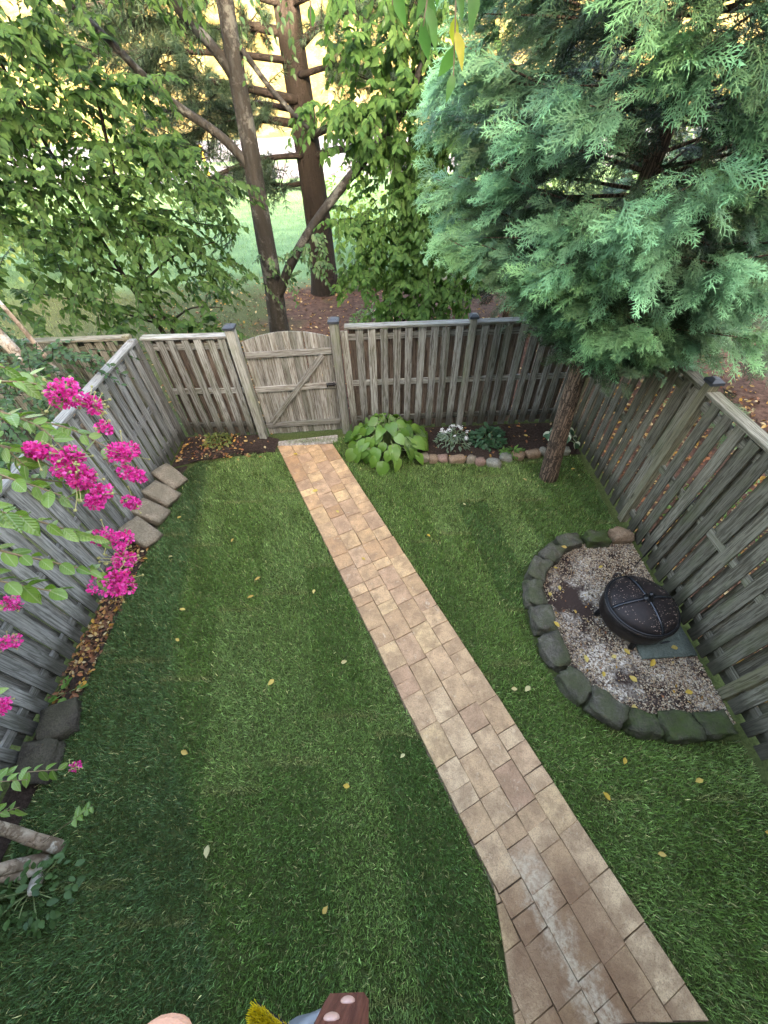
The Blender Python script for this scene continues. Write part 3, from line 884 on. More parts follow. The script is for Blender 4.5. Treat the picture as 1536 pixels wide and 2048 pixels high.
ed = [(.67, 4.64), (.80, 4.60), (.95, 4.60), (1.17, 4.57), (1.39, 4.55), (1.51, 4.49), (1.71, 4.45), (1.93, 4.56), (2.12, 4.60), (2.37, 4.63), (2.54, 4.68), (2.88, 4.67)]
edn = ['buff cobble of the bed edging beside the hosta', 'second bed edging cobble from the hosta', 'third bed edging cobble from the hosta, pinkish', 'long flat tan edging cobble, fourth from the hosta', 'small upright edging cobble, fifth from the hosta',
       'rounded pink edging cobble below the dark green plant', 'low grey edging cobble where the bed edge dips lowest', 'round pale grey edging cobble beside a grass tuft', 'tan edging cobble with a yellow leaf on it', 'long brown edging cobble left of the trunk',
       'small edging cobble just left of the evergreen trunk', 'pale edging cobble right of the evergreen trunk']
ew = [.15, .13, .15, .24, .13, .14, .22, .18, .18, .22, .11, .14]
for i, (x, y) in enumerate(ed):
    mt = [ST_BEIGE, ST_TAN, ST_PINK, ST_TAN, ST_BEIGE, ST_PINK, ST_GREY, ST_GREY, ST_TAN, ST_TAN, ST_GREY, ST_GREY][i]
    o = link('bed_cobble', stone_mesh('bed_cobble', ew[i], .13, .12, mt, 71 + i, .14, .45, 3), None, (x, y, .03), (0, 0, random.uniform(-.3, .3)))
    tag(o, edn[i], 'stone', 'cobbles edging the back bed')

slab = link('slate_slab', stone_mesh('slate_slab', .56, .62, .035, SLATE, 91, .012, .98, 3), None, (2.83, 1.72, .034), (0, 0, .02))
tag(slab, 'flat green grey slate slab under the edge of the fire pit', 'slab')

# ------------------------------------------------------------------ pebbles of the gravel bed
def pebbles(n, poly, zlo, size, cols, w, seed, ok=None):
    g = np.random.default_rng(seed)
    lo, hi = poly.min(0), poly.max(0)
    x = g.uniform(lo[0], hi[0], n); y = g.uniform(lo[1], hi[1], n)
    k = in_poly(x, y, poly)
    x, y = x[k], y[k]
    # dark soil patches: fewer pebbles there
    dk = 1.25 * np.exp(-((x - 2.15) ** 2 / .10 + (y - 2.1) ** 2 / .15)) + .85 * np.exp(-((x - 2.25) ** 2 / .07 + (y - 1.3) ** 2 / .04)) + .5 * np.exp(-((x - 2.45) ** 2 / .05 + (y - 1.05) ** 2 / .01)) + .55 * (np.sin(9 * x + 4 * y + 2 * np.sin(7 * y)) * np.sin(7 * y - 3 * x) > .25) * (np.sin(31 * x) * np.sin(27 * y + 12 * x) > -.3)
    k = g.random(len(x)) > dk * .93
    x, y = x[k], y[k]; n = len(x)
    tv = np.array([(1, 0, 0), (0, 1, 0), (-1, 0, 0), (0, -1, 0), (0, 0, .7), (0, 0, -.7)], float)
    tf = [np.array([(0, 1, 4), (1, 2, 4), (2, 3, 4), (3, 0, 4), (1, 0, 5), (2, 1, 5), (3, 2, 5), (0, 3, 5)])]
    P = np.stack([x, y, zlo + g.uniform(0, .008, n)], -1)
    a = g.uniform(0, 6.28, n)
    Dd = np.stack([np.cos(a), np.sin(a), g.normal(0, .3, n)], -1); Nn_ = np.stack([g.normal(0, .3, n), g.normal(0, .3, n), np.ones(n)], -1)
    S_ = size * g.uniform(.55, 1.4, (n, 1)) * g.uniform(.7, 1.2, (n, 3))
    V, F = instance(tv, tf, P, Dd, Nn_, S_)
    cc = np.array(cols)[g.choice(len(cols), n, p=w)] * g.uniform(.8, 1.15, (n, 1))
    return V, F, np.repeat(cc, 6, 0)
m = NM('pebble', .7, .3); m.color(m.attr('tint')); PEB = m.m
V, F, T_ = pebbles(28000, PIT_MID, .018, .0085, [(.50, .40, .275), (.40, .28, .17), (.60, .52, .39), (.20, .125, .085), (.07, .046, .035)], [.26, .24, .12, .20, .18], 3)
tag(link('gravel', np_mesh('gravel', V, F, PEB, T_)), 'cream and tan pea gravel filling the ring around the fire pit', 'gravel', kind='stuff')

# ------------------------------------------------------------------ leaf templates
def leaf_tpl(prof, fold=.12, droop=.2, tipz=0.0):
    """prof: list of (t, halfwidth); leaf along +y, length 1"""
    V, F = [], []
    for t_, w in prof:
        z = -droop * t_ * t_ + tipz * t_
        V += [(-w, t_, z + fold * w * 2), (0, t_, z), (w, t_, z + fold * w * 2)]
    for i in range(len(prof) - 1):
        a = i * 3
        F += [(a, a + 1, a + 4, a + 3), (a + 1, a + 2, a + 5, a + 4)]
    return np.array(V, float), [np.array(F)]
OVATE = leaf_tpl([(0, .01), (.15, .2), (.38, .29), (.65, .2), (.88, .07), (1, .005)], .15, .22)
OVAL = leaf_tpl([(0, .02), (.12, .19), (.35, .30), (.62, .29), (.86, .16), (1, .02)], .14, .12)
HEART = leaf_tpl([(-.12, .22), (0.0, .36), (.22, .46), (.48, .42), (.75, .24), (.92, .09), (1.02, .005)], .16, .42)
LANCE = leaf_tpl([(0, .01), (.2, .12), (.45, .165), (.75, .09), (1, .004)], .2, .3)
SMALL = leaf_tpl([(0, .02), (.4, .28), (1, .01)], .15, .15)
OVATE_LO = (np.array([(0, 0, 0), (.25, .25, .05), (.23, .58, -.02), (0, 1, -.2), (-.23, .58, -.02), (-.25, .25, .05)], float), [np.array([(0, 1, 2, 3), (0, 3, 4, 5)])])
OVAL_LO = (np.array([(0, 0, 0), (.25, .22, .05), (.28, .65, .02), (0, 1, -.12), (-.28, .65, .02), (-.25, .22, .05)], float), [np.array([(0, 1, 2, 3), (0, 3, 4, 5)])])
CURL = leaf_tpl([(0, .03), (.25, .26), (.6, .28), (1, .02)], .35, -.25)

def tpl_mesh(name, tpl, mat, sub=True):
    return np_mesh(name, tpl[0], tpl[1], mat, smooth=True)

def rot_from(d, n):
    d = Vector(d).normalized(); x = d.cross(Vector(n)); 
    if x.length < 1e-4: x = d.cross(Vector((1, 0, 0)))
    x.normalize(); z = x.cross(d)
    return Matrix((x, d, z)).transposed().to_euler()

# ------------------------------------------------------------------ fire pit
FP = Vector((2.58, 1.82, 0))
pitr = empty('fire_pit', FP, R(-62)); pitr.scale = (.92, .92, 1.08); tag(pitr, 'round black steel fire pit with domed screen lid, standing on the gravel', 'fire pit')
def lathe(name, prof, mat, n=48, smooth=True):
    V, F = [], []
    for r_, z in prof:
        for k in range(n): V.append((r_ * math.cos(2 * math.pi * k / n), r_ * math.sin(2 * math.pi * k / n), z))
    for i in range(len(prof) - 1):
        for k in range(n): F.append((i * n + k, i * n + (k + 1) % n, (i + 1) * n + (k + 1) % n, (i + 1) * n + k))
    return np_mesh(name, np.array(V), np.array(F), mat, smooth=smooth)
m = NM('sooty steel', .45, .5)
nn = m.noise(m.coord('Object'), 14, 5, .7)
m.color(m.ramp(nn, [(.35, (.010, .009, .009)), (.7, (.035, .026, .022))])); m.b.inputs['Metallic'].default_value = .4
m.rough(m.maprange(nn, .3, .7, .3, .65)); SOOT = m.m
m = NM('wire screen', .55, .4)
wv = m.noise(m.coord('Object'), 9, 5, .7)
m.color(m.ramp(wv, [(.35, (.009, .007, .007)), (.7, (.024, .016, .015))])); m.b.inputs['Metallic'].default_value = .3
gridv = m.sep(m.vmath('MULTIPLY', m.coord('Object'), (150, 150, 150)))
m.bump(wv, .3, .004)
SCREEN = m.m
RW = .362
link('bowl', lathe('bowl', [(.02, .09), (.25, .095), (.335, .12), (.362, .17), (.368, .25), (.368, .345), (.352, .345), (.34, .2), (.26, .13), (.02, .11)], SOOT), pitr)
link('rim', lathe('rim', [(.352, .335), (RW + .02, .338), (RW + .024, .346), (RW + .02, .354), (.352, .356)], SOOT), pitr)
dome = [(.358 * math.cos(a), .352 + .125 * math.sin(a)) for a in np.linspace(0.0, math.pi / 2 - .02, 14)]
lid = link('dome_screen', lathe('dome_screen', dome, SCREEN), pitr)
link('screen_ring', lathe('screen_ring', [(.346, .358), (.372, .358), (.374, .368), (.362, .374), (.348, .370)], IRON), pitr)
def strap(a0):
    V = []
    ths = np.linspace(0.04, math.pi - .04, 26)
    ca, sa = math.cos(a0), math.sin(a0)
    for t_ in ths:
        r_, z = .362 * math.cos(t_), .354 + .131 * math.sin(t_)
        for s_, dz in ((-.016, 0), (.016, 0)):
            V.append((r_ * ca - s_ * sa, r_ * sa + s_ * ca, z + dz))
        for s_, dz in ((.016, .005), (-.016, .005)):
            V.append((r_ * ca - s_ * sa, r_ * sa + s_ * ca, z + dz))
    F = []
    for i in range(len(ths) - 1):
        a = i * 4
        for k in range(4): F.append((a + k, a + (k + 1) % 4, a + 4 + (k + 1) % 4, a + 4 + k))
    return np_mesh('strap', np.array(V), np.array(F), STRAP)
STRAP = simple('black strap iron', (.03, .033, .04), .22, .6, .5)
link('strap', strap(R(-22)), pitr); link('strap', strap(R(68)), pitr)
bm = bmesh.new(); 
hd = link('lid_handle', lathe('lid_handle', [(.001, .484), (.05, .484), (.05, .492), (.018, .496), (.015, .53), (.03, .545), (.028, .562), (.001, .57)], IRON, 20), pitr)
for k in range(4):
    a = R(45 + 90 * k)
    P_ = [(.29 * math.cos(a), .29 * math.sin(a), .2), (.325 * math.cos(a), .325 * math.sin(a), .10), (.335 * math.cos(a), .335 * math.sin(a), .02)]
    V, F = tube_arrays(smooth_path(P_, 3), .03, 8); link('leg', np_mesh('leg', V, F, IRON, smooth=True), pitr)
for a in (R(-18), R(162)):
    th = np.linspace(0, 2 * math.pi, 17)
    P_ = np.stack([np.full(17, .415) + .012 * np.sin(th), .045 * np.cos(th), .318 + .026 * np.sin(th)], -1)
    V, F = tube_arrays(P_, .007, 6, cap=False)
    h_ = link('ring_handle', np_mesh('ring_handle', V, F, IRON, smooth=True), pitr, rot=(0, 0, a))
for k in range(24):
    a = 2 * math.pi * k / 24
    if k % 3 == 0: link('rivet', lathe('rivet', [(.001, .006), (.006, .004), (.007, 0)], IRON, 8), pitr, (.379 * math.cos(a), .379 * math.sin(a), .354))
# pale dropped petals and seeds lying on the screen
g = np.random.default_rng(4)
n = 420
th = g.uniform(0, 6.28, n); rr = .352 * np.sqrt(g.random(n)) 
zz = .354 + .125 * np.sqrt(np.clip(1 - (rr / .358) ** 2, 0, 1))
P_ = np.stack([rr * np.cos(th), rr * np.sin(th), zz + .002], -1)
Nn_ = np.stack([P_[:, 0] * .8, P_[:, 1] * .8, np.ones(n)], -1)
keep = (np.sin(th * 2 + 1) + .5 * np.sin(rr * 30) > -.7)
P_, Nn_ = P_[keep], Nn_[keep]; n = len(P_)
a = g.uniform(0, 6.28, n)
V, F = instance(SMALL[0], SMALL[1], P_, np.stack([np.cos(a), np.sin(a), np.zeros(n)], -1), Nn_, g.uniform(.006, .016, n))
deb = link('petal_litter', np_mesh('petal_litter', V, F, simple('dry petal', (.34, .25, .20), .8, .2), None), pitr)
deb['kind'] = 'stuff'
V, F = tube_arrays(smooth_path([(2.98, 2.5, .01), (3.03, 2.52, .6), (3.085, 2.54, 1.22)], 3), .006, 6)
pk = np_mesh('poker', V, F, IRON, smooth=True)
tag(link('fire_poker', pk), 'thin black poker leaning on the right fence behind the fire pit', 'poker')
# ------------------------------------------------------------------ plants in the beds
HOSTA = mat_leaf('hosta leaf', [(.10, .22, .03), (.15, .30, .045), (.07, .17, .03), (.19, .34, .07), (.12, .24, .05)], .3, .32, .5)
m = NM('hosta leaf veined', .24, .55)
oc = m.coord('Object')
rb = m.ramp(m.rand(), [(0, (.09, .19, .03)), (.35, (.16, .29, .045)), (.6, (.07, .15, .03)), (.85, (.21, .34, .07)), (1, (.16, .25, .11))])
sx = m.sep(oc)
vein = m.math('SINE', m.math('ADD', m.math('MULTIPLY', m.math('ABSOLUTE', sx[0]), 85.0), m.math('MULTIPLY', sx[1], -18.0)))
m.color(m.mix(m.maprange(vein, .3, 1.0, 0, .35), rb, (.05, .12, .02))); m.bump(vein, .35, .01)
m.translucent(m.mix(1.0, rb, (1.3, 1.5, .7), 'MULTIPLY'), .25)
HOSTA = m.m
STALK = simple('pale green stalk', (.24, .30, .12), .5, .3)
def hosta(name, label, loc, n, rad, size, mat, seed, squash=1.0, hmax=.42):
    root = empty(name, loc); tag(root, label, 'plant')
    g = random.Random(seed)
    meshes = [np_mesh('leaf', *HEART, mat, smooth=True), np_mesh('leaf', *leaf_tpl([(-.1, .2), (0, .34), (.25, .43), (.5, .37), (.78, .2), (1.0, .005)], .26, .55), mat, smooth=True),
              np_mesh('leaf', *leaf_tpl([(-.1, .24), (0, .38), (.25, .47), (.5, .45), (.78, .26), (1.0, .005)], .05, .3), mat, smooth=True)]
    for i in range(n):
        a = 2.399 * i + g.uniform(-.3, .3)
        f = math.sqrt((i + .5) / n)
        r_ = rad * f
        z = hmax * (1 - .75 * f ** 1.6) + g.uniform(-.05, .04)
        out = Vector((math.cos(a), math.sin(a) * squash, 0))
        base = Vector((out.x * r_, out.y * r_, max(.05, z)))
        tilt = -.25 - .75 * f + g.uniform(-.35, .45)
        d = (out + Vector((0, 0, tilt))).normalized()
        d = (d + Vector((g.uniform(-.3, .3), g.uniform(-.3, .3), 0))).normalized()
        s_ = size * g.uniform(.75, 1.2)
        n_ = Vector((-.15 * out.x + g.uniform(-.4, .4), -.15 * out.y - .25 + g.uniform(-.35, .35), 1))
        lf = link('leaf', g.choice(meshes), root, base, rot_from(d, n_), (s_, s_, s_))
        V, F = tube_arrays(smooth_path([(0.12 * base.x, 0.12 * base.y, 0), (.65 * base.x, .65 * base.y, base.z * 1.05), tuple(base)], 3), .006, 5)
        link('stalk', np_mesh('stalk', V, F, STALK, smooth=True), root)
    return root
hosta('hosta', 'large glossy bright green hosta sprawling beside the path end', (.10, 4.92, .02), 86, .62, .20, HOSTA, 3, .85, .56)
m = NM('variegated leaf', .45, .4)
oc = m.sep(m.coord('Object'))
edge = m.math('DIVIDE', m.math('ABSOLUTE', oc[0]), m.math('ADD', m.math('MULTIPLY', m.math('MULTIPLY', oc[1], m.math('SUBTRACT', 1.05, oc[1])), 1.35), .08))
m.color(m.ramp(edge, [(.62, (.045, .11, .05)), (.74, (.55, .58, .42))])); VARIEG = m.m
hosta('variegated_hosta', 'small white edged hosta behind the evergreen trunk', (2.92, 4.92, .02), 12, .22, .15, VARIEG, 9, 1, .26)

def leafy_bush(name, label, loc, n, rx, ry, h, size, tpl, mat, seed, stem_n=14, cat='plant'):
    root = empty(name, loc); tag(root, label, cat)
    g = np.random.default_rng(seed)
    th = g.uniform(0, 6.28, n); f = np.sqrt(g.random(n)); z = h * (1 - .8 * f ** 2) * g.uniform(.35, 1.0, n)
    P = np.stack([rx * f * np.cos(th), ry * f * np.sin(th), z], -1)
    D = np.stack([np.cos(th), np.sin(th), g.normal(-.1, .45, n)], -1) + g.normal(0, .4, (n, 3))
    Nn_ = np.stack([.4 * np.cos(th), .4 * np.sin(th), np.ones(n)], -1) + g.normal(0, .25, (n, 3))
    if n > 350: tpl = OVATE_LO
    V, F = instance(tpl[0], tpl[1], P, D, Nn_, size * g.uniform(.65, 1.3, n))
    lv = link('leaves', np_mesh('leaves', V, F, mat, smooth=True), root); lv['kind'] = 'stuff'
    parts = []
    for k in range(stem_n):
        i = g.integers(n)
        parts.append(tube_arrays(smooth_path([(0, 0, 0), tuple(P[i] * (.5, .5, .7)), tuple(P[i])], 2), .004, 5))
    V, F = merge(parts)
    link('stems', np_mesh('stems', V, F, STALK, smooth=True), root)
    return root
SILVER = mat_leaf('silvery leaf', [(.16, .22, .15), (.24, .30, .22), (.10, .17, .08)], .2, .6, rnd_obj=False)
DKGREEN = mat_leaf('dark green leaf', [(.03, .08, .035), (.05, .12, .055), (.07, .15, .08)], .2, .45, rnd_obj=False)
BRGREEN = mat_leaf('bright green leaf', [(.10, .20, .035), (.16, .29, .06), (.08, .15, .03)], .3, .5, rnd_obj=False)
PETALW = simple('white petal', (.72, .72, .68), .6, .3, 0, .1)
wf = leafy_bush('white_flower_plant', 'low silvery plant with small white flowers beside the hosta', (1.16, 4.98, .03), 260, .26, .24, .26, .07, LANCE, SILVER, 5)
g = np.random.default_rng(6)
for k in range(14):
    a, f = g.uniform(0, 6.28), math.sqrt(g.random())
    c = np.array([.24 * f * math.cos(a), .22 * f * math.sin(a), .30 - .14 * f * f + g.uniform(-.02, .03)])
    n = 16
    P = c + g.normal(0, .016, (n, 3)) * (1, 1, .5); th = g.uniform(0, 6.28, n)
    V, F = instance(SMALL[0], SMALL[1], P, np.stack([np.cos(th), np.sin(th), np.zeros(n)], -1), np.tile((0, -.3, 1.), (n, 1)), np.full(n, .022))
    link('flower', np_mesh('flower', V, F, PETALW), wf)
leafy_bush('dark_leaf_plant', 'compact dark green leafy plant in the middle of the bed', (1.73, 5.0, .03), 240, .27, .22, .24, .085, OVAL, DKGREEN, 8)
leafy_bush('corner_seedling', 'small yellow green plant in the corner bed left of the gate', (-2.72, 5.22, .03), 130, .22, .16, .2, .06, OVAL, mat_leaf('yellowing leaf', [(.20, .20, .05), (.13, .18, .04), (.28, .22, .06)], .25, .6, rnd_obj=False), 11)
leafy_bush('bed_grass_tuft', 'small grassy tuft behind the round grey cobble', (2.05, 4.66, .02), 150, .15, .07, .10, .10, LANCE, BRGREEN, 13, 3)
leafy_bush('sprout', 'bright green sprout between the left fence and the dark stone', (-3.22, 1.30, .02), 12, .09, .09, .14, .09, OVAL, BRGREEN, 15, 5)
leafy_bush('stem_base_shrub', 'low round leaved growth at the foot of the flowering tree', (-2.75, -.12, .02), 170, .34, .26, .24, .055, OVAL, mat_leaf('ground leaf', [(.04, .09, .03), (.10, .18, .05), (.06, .12, .035)], .25, .5, rnd_obj=False), 17)
leafy_bush('woodland_fern', 'light green weedy plant on the mulch beyond the back fence', (-.15, 9.6, 0), 240, .5, .4, .55, .10, OVATE, BRGREEN, 19)
leafy_bush('woodland_weed', 'leafy weed at the foot of the big pine', (-.2, 12.6, 0), 420, .8, .6, .8, .12, OVATE, mat_leaf('weed leaf', [(.05, .11, .03), (.09, .17, .05)], .25, .5, rnd_obj=False), 21)
leafy_bush('yellow_green_bush', 'yellow green bush behind the pine trunk', (-.6, 15.5, 0), 900, 1.5, 1.0, 2.5, .16, OVATE, mat_leaf('yellow green leaf', [(.16, .24, .04), (.26, .36, .06), (.12, .2, .03)], .35, .5, rnd_obj=False), 23)  # bush given a bright yellow green leaf colour
leafy_bush('fence_shrub', 'small leafy shrub behind the right fence', (4.3, 3.0, 0), 420, .6, .7, .9, .07, OVAL, BRGREEN, 25)

# ------------------------------------------------------------------ litter of leaves (uncountable) in beds and under the trees
LITTER = NM('leaf litter', .75, .3); LITTER.color(LITTER.attr('tint')); LITTER = LITTER.m
LCOL = np.array([(0.304, 0.160, 0.048), (0.240, 0.096, 0.040), (0.400, 0.264, 0.096), (0.160, 0.072, 0.036), (0.440, 0.336, 0.176), (0.360, 0.200, 0.032), (0.112, 0.056, 0.032)])
def litter(name, label, n, box, ok, size, seed, z=.02, p=None, cols=LCOL, zr=.03):
    g = np.random.default_rng(seed)
    x = g.uniform(box[0], box[1], n); y = g.uniform(box[2], box[3], n)
    k = ok(x, y, g); x, y = x[k], y[k]; n = len(x)
    a = g.uniform(0, 6.28, n)
    V, F = instance(CURL[0], CURL[1], np.stack([x, y, z + g.random(n) * zr], -1), np.stack([np.cos(a), np.sin(a), g.normal(0, .25, n)], -1),
                    np.stack([g.normal(0, .35, n), g.normal(0, .35, n), np.ones(n)], -1), size * g.uniform(.5, 1.3, n))
    cc = cols[g.choice(len(cols), n, p=p)] * g.uniform(.7, 1.25, (n, 1))
    tag(link(name, np_mesh(name, V, F, LITTER, np.repeat(cc, len(CURL[0]), 0))), label, 'leaf litter', kind='stuff')
litter('side_leaf_litter', 'brown and orange leaf litter along the foot of the left fence', 1100, (-3.34, -3.08, 1.2, 3.2), lambda x, y, g: g.random(len(x)) < .35 + .65 * np.exp(-((y - 1.9) / .6) ** 2), .05, 31, .015, [.12, .22, .08, .26, .08, .06, .18])
litter('corner_leaf_litter', 'dry leaves scattered in the corner bed left of the gate', 420, (-3.3, -1.8, 4.75, 5.42), lambda x, y, g: (g.random(len(x)) < np.clip((-x - 1.9) / 1.0, .12, .9)) & (y > 4.8 - (x + 3.3) * .0), .055, 33)
litter('bed_leaf_litter', 'few pale leaves on the dark mulch of the back bed', 110, (.6, 3.1, 4.6, 5.42), lambda x, y, g: np.ones(len(x), bool), .05, 35)
litter('woodland_leaf_litter', 'pale fallen leaves strewn over the mulch outside the back fence', 5200, (-6, 7, 5.7, 13.5), lambda x, y, g: g.random(len(x)) < np.clip(.9 - (y - 6) * .06, .2, 1), .075, 37, -.015)
litter('outer_leaf_litter', 'orange and yellow leaves covering the ground outside the right fence', 3200, (3.3, 6.5, -.5, 6.5), lambda x, y, g: np.ones(len(x), bool), .08, 39, -.015)
litter('pit_leaf_litter', 'tiny brown leaf bits mixed into the gravel', 130, (1.8, 3.05, .95, 2.75), lambda x, y, g: in_poly(x, y, PIT_IN), .03, 41, .025, None, LCOL, .01)

# countable fallen leaves
YEL = mat_leaf('fallen yellow leaf', [(.62, .40, .05), (.66, .50, .16), (.55, .30, .04), (.60, .52, .26)], .15, .6)
leaf_ms = [np_mesh('fallen_leaf', *t_, YEL, smooth=True) for t_ in (CURL, leaf_tpl([(0, .02), (.2, .2), (.5, .3), (.8, .18), (1, .01)], .2, -.1), leaf_tpl([(0, .03), (.3, .33), (.6, .3), (1, .02)], .1, .15))]
FL = [(-1.16, 1.34, 'pale yellow leaf lying alone in the middle of the left lawn'), (-.50, 1.48, 'pale leaf on the lawn just left of the path middle'), (-.38, .44, 'pale leaf on the lawn near the seam left of the path'), (-2.25, 1.78, 'orange yellow leaf on the dark left strip of lawn'),
      (.10, .66, 'small yellow leaf on the lawn touching the path edge'), (1.97, -.05, 'bright yellow leaf on the near right lawn beside the path'), (2.0, .57, 'small yellow leaf on the lawn below the mossy stones'), (2.50, .38, 'pale leaf on the lawn near the right fence'),
      (1.35, 1.18, 'yellow leaf on the grass between path and ring of stones'), (1.22, 1.16, 'orange leaf beside the yellow one between path and stone ring'), (2.85, .05, 'pale leaf on the lawn close to the near right corner'), (1.75, .28, 'pale curled leaf on the right lawn near the path'),
      (2.82, 4.23, 'yellow leaf on the grass right of the evergreen trunk'), (2.1, 4.02, 'yellow leaf on the grass left of the evergreen trunk'), (1.1, 3.62, 'brown leaf on the striped lawn below the bed'), (-2.85, 3.55, 'yellow leaf at the left lawn edge near the beige blocks'),
      (-2.0, 3.1, 'small tan leaf on the upper left lawn'), (-.85, 2.35, 'small brown leaf on the lawn left of the path'), (-1.55, 2.3, 'pale leaf on the upper middle of the left lawn'), (-1.52, 2.55, 'tiny yellow leaf on the upper middle of the left lawn'),
      (-1.9, .75, 'brown leaf on the seam of the dark grass strip'), (.55, 3.1, 'pale leaf on the lawn right of the path, below the hosta'), (-.95, 4.0, 'small leaf on the far path pavers'), (-.62, 3.55, 'yellow leaf at the right edge of the far path'), (-1.42, 4.85, 'yellow stalk like leaf on the path near the gate'),
      (-.3, 2.78, 'pale leaf fragment on the path middle'), (1.78, 1.72, 'yellow leaf lying on the seventh edging stone'), (2.0, 1.47, 'bright yellow leaf at the gravel edge by the eighth stone'), (2.31, 1.45, 'yellow leaf on the dark gravel patch'), (2.12, 1.30, 'yellow leaf on the gravel near the ninth stone'),
      (2.40, 1.19, 'orange leaf in the middle of the near gravel'), (2.60, 1.33, 'orange leaf on the gravel just below the slate slab'), (2.28, .99, 'large pale yellow leaf on the tenth edging stone'), (2.88, 1.08, 'yellow leaf on the pale gravel near the right fence'), (2.07, 1.97, 'orange leaf on the gravel beside the dark soil'),
      (2.0, 2.28, 'yellow leaf on the dark soil left of the fire pit'), (2.55, 2.50, 'yellow leaf on the gravel behind the fire pit'), (2.2, 2.72, 'yellow leaf against the third edging stone'), (1.95, 2.45, 'yellow leaf against the fifth edging stone'), (1.87, 2.2, 'yellow leaf inside the ring by the sixth stone'),
      (2.95, 1.50, 'orange leaf lying on the slate slab'), (2.42, 1.52, 'curled orange leaf beside the fire pit leg'), (1.1, 4.62, 'yellow leaf on the mulch under the white flowers'), (2.14, 4.60, 'yellow leaf resting on the tan cobble'), (2.35, 5.1, 'yellow leaf on the mulch left of the trunk'),
      (-2.75, 2.9, 'tan leaf on the dark grass by the left strip'), (-2.3, 2.15, 'small orange leaf on the left grass strip'), (-.55, -.3, 'small tan leaf on the near lawn'), (-1.48, .1, 'pale leaf fragment on the dark seam of the near lawn')]
g = random.Random(5)
for x, y, lb in FL:
    on_gravel = in_poly(np.array([x]), np.array([y]), PIT_IN)[0]; on_ring = in_poly(np.array([x]), np.array([y]), PIT_OUT)[0] and not on_gravel
    onp = in_path(np.array([x]), np.array([y]))[0]
    z = .165 if on_ring else (.035 if on_gravel else (.045 if onp else .052))
    if 'slab' in lb and 'lying' in lb: z = .056
    if 'cobble' in lb: z = .095
    a = g.uniform(0, 6.28); s_ = g.uniform(.05, .085)
    o = link('fallen_leaf', g.choice(leaf_ms), None, (x, y, z), rot_from((math.cos(a), math.sin(a), g.uniform(-.15, .15)), (g.uniform(-.25, .25), g.uniform(-.25, .25), 1)), (s_, s_, s_))
    tag(o, lb, 'leaf', 'fallen leaves')
# ------------------------------------------------------------------ trees
BARK_GREY = mat_bark('grey lichen bark', (.042, .042, .041), (.016, .0162, .016), (9, 9, 1.6), lichen=(.095, .098, .092), bump=.6, camt=.6)
BARK_PINE = mat_bark('furrowed pine bark', (.040, .031, .028), (.011, .009, .008), (7, 7, 1.1), bump=1.0)
BARK_DARK = mat_bark('dark twig bark', (.045, .036, .028), (.02, .016, .013), (20, 20, 6), bump=.4)
BARK_CED = mat_bark('fibrous cypress bark', (.27, .19, .135), (.105, .07, .05), (30, 30, 2.4), bump=.7)
BARK_FLAKE = mat_bark('flaking pale bark', (.50, .42, .32), (.24, .16, .11), (5, 5, 2.2), crack=(.13, .09, .06), lichen=(.62, .58, .50), bump=.5)

def limb(root, pts, r0_, r1_, mat, name='limb', n=10, k=6, rough=.08, seed=1, flare=0.0):
    P = smooth_path(pts, k)
    rr = np.linspace(r0_, r1_, len(P))
    if flare:
        rr = rr * (1 + flare * np.exp(-np.linspace(0, 1, len(P)) * 9))
    V, F = tube_arrays(P, rr, n, rough, seed)
    return link(name, np_mesh(name, V, F, mat, smooth=True), root)

def loc(pts, base): return [tuple(np.array(p, float) - np.array(base, float)) for p in pts]

# --- sprays of broad leaves: twig with leaves on both sides, drooping
def leaf_sprays(P0, D0, L0, leaves, size, tpl, seed, droop=.35, hang=.55, jitter=.25, face=(.1, -.75, .8)):
    g = np.random.default_rng(seed)
    n = len(P0)
    D0 = nrm(D0)
    t = (np.arange(leaves) + .6) / leaves
    tt = np.repeat(t[None], n, 0) + g.normal(0, .02, (n, leaves))
    pos = P0[:, None] + D0[:, None] * (L0[:, None] * tt)[..., None]
    pos[..., 2] -= droop * (L0[:, None] * tt ** 2)
    side = np.where(np.arange(leaves) % 2 == 0, 1, -1)[None, :, None]
    lat = nrm(np.cross(D0, np.array([0, 0, 1.])))[:, None] * side
    ld = D0[:, None] * .6 + lat * .75 + np.array([0, 0, -hang]) + g.normal(0, jitter, (n, leaves, 3))
    nn_ = np.array(face) + g.normal(0, .30, (n, leaves, 3))
    s_ = size * g.uniform(.5, 1.25, (n, leaves)) * (1 - .25 * tt)
    tips = P0 + D0 * L0[:, None]; tips[:, 2] -= droop * L0
    mid = P0 + D0 * L0[:, None] * .5; mid[:, 2] -= droop * L0 * .25
    return pos.reshape(-1, 3), ld.reshape(-1, 3), nn_.reshape(-1, 3), s_.reshape(-1), (P0, mid, tips)

def twigs_mesh(name, tw, r, mat):
    A, B, C = tw
    n = len(A)
    parts = []
    for i in range(n):
        parts.append(tube_arrays(np.array([A[i], B[i], C[i]]), np.array([r, r * .7, r * .3]), 4, cap=False))
    V, F = merge(parts)
    return np_mesh(name, V, F, mat)

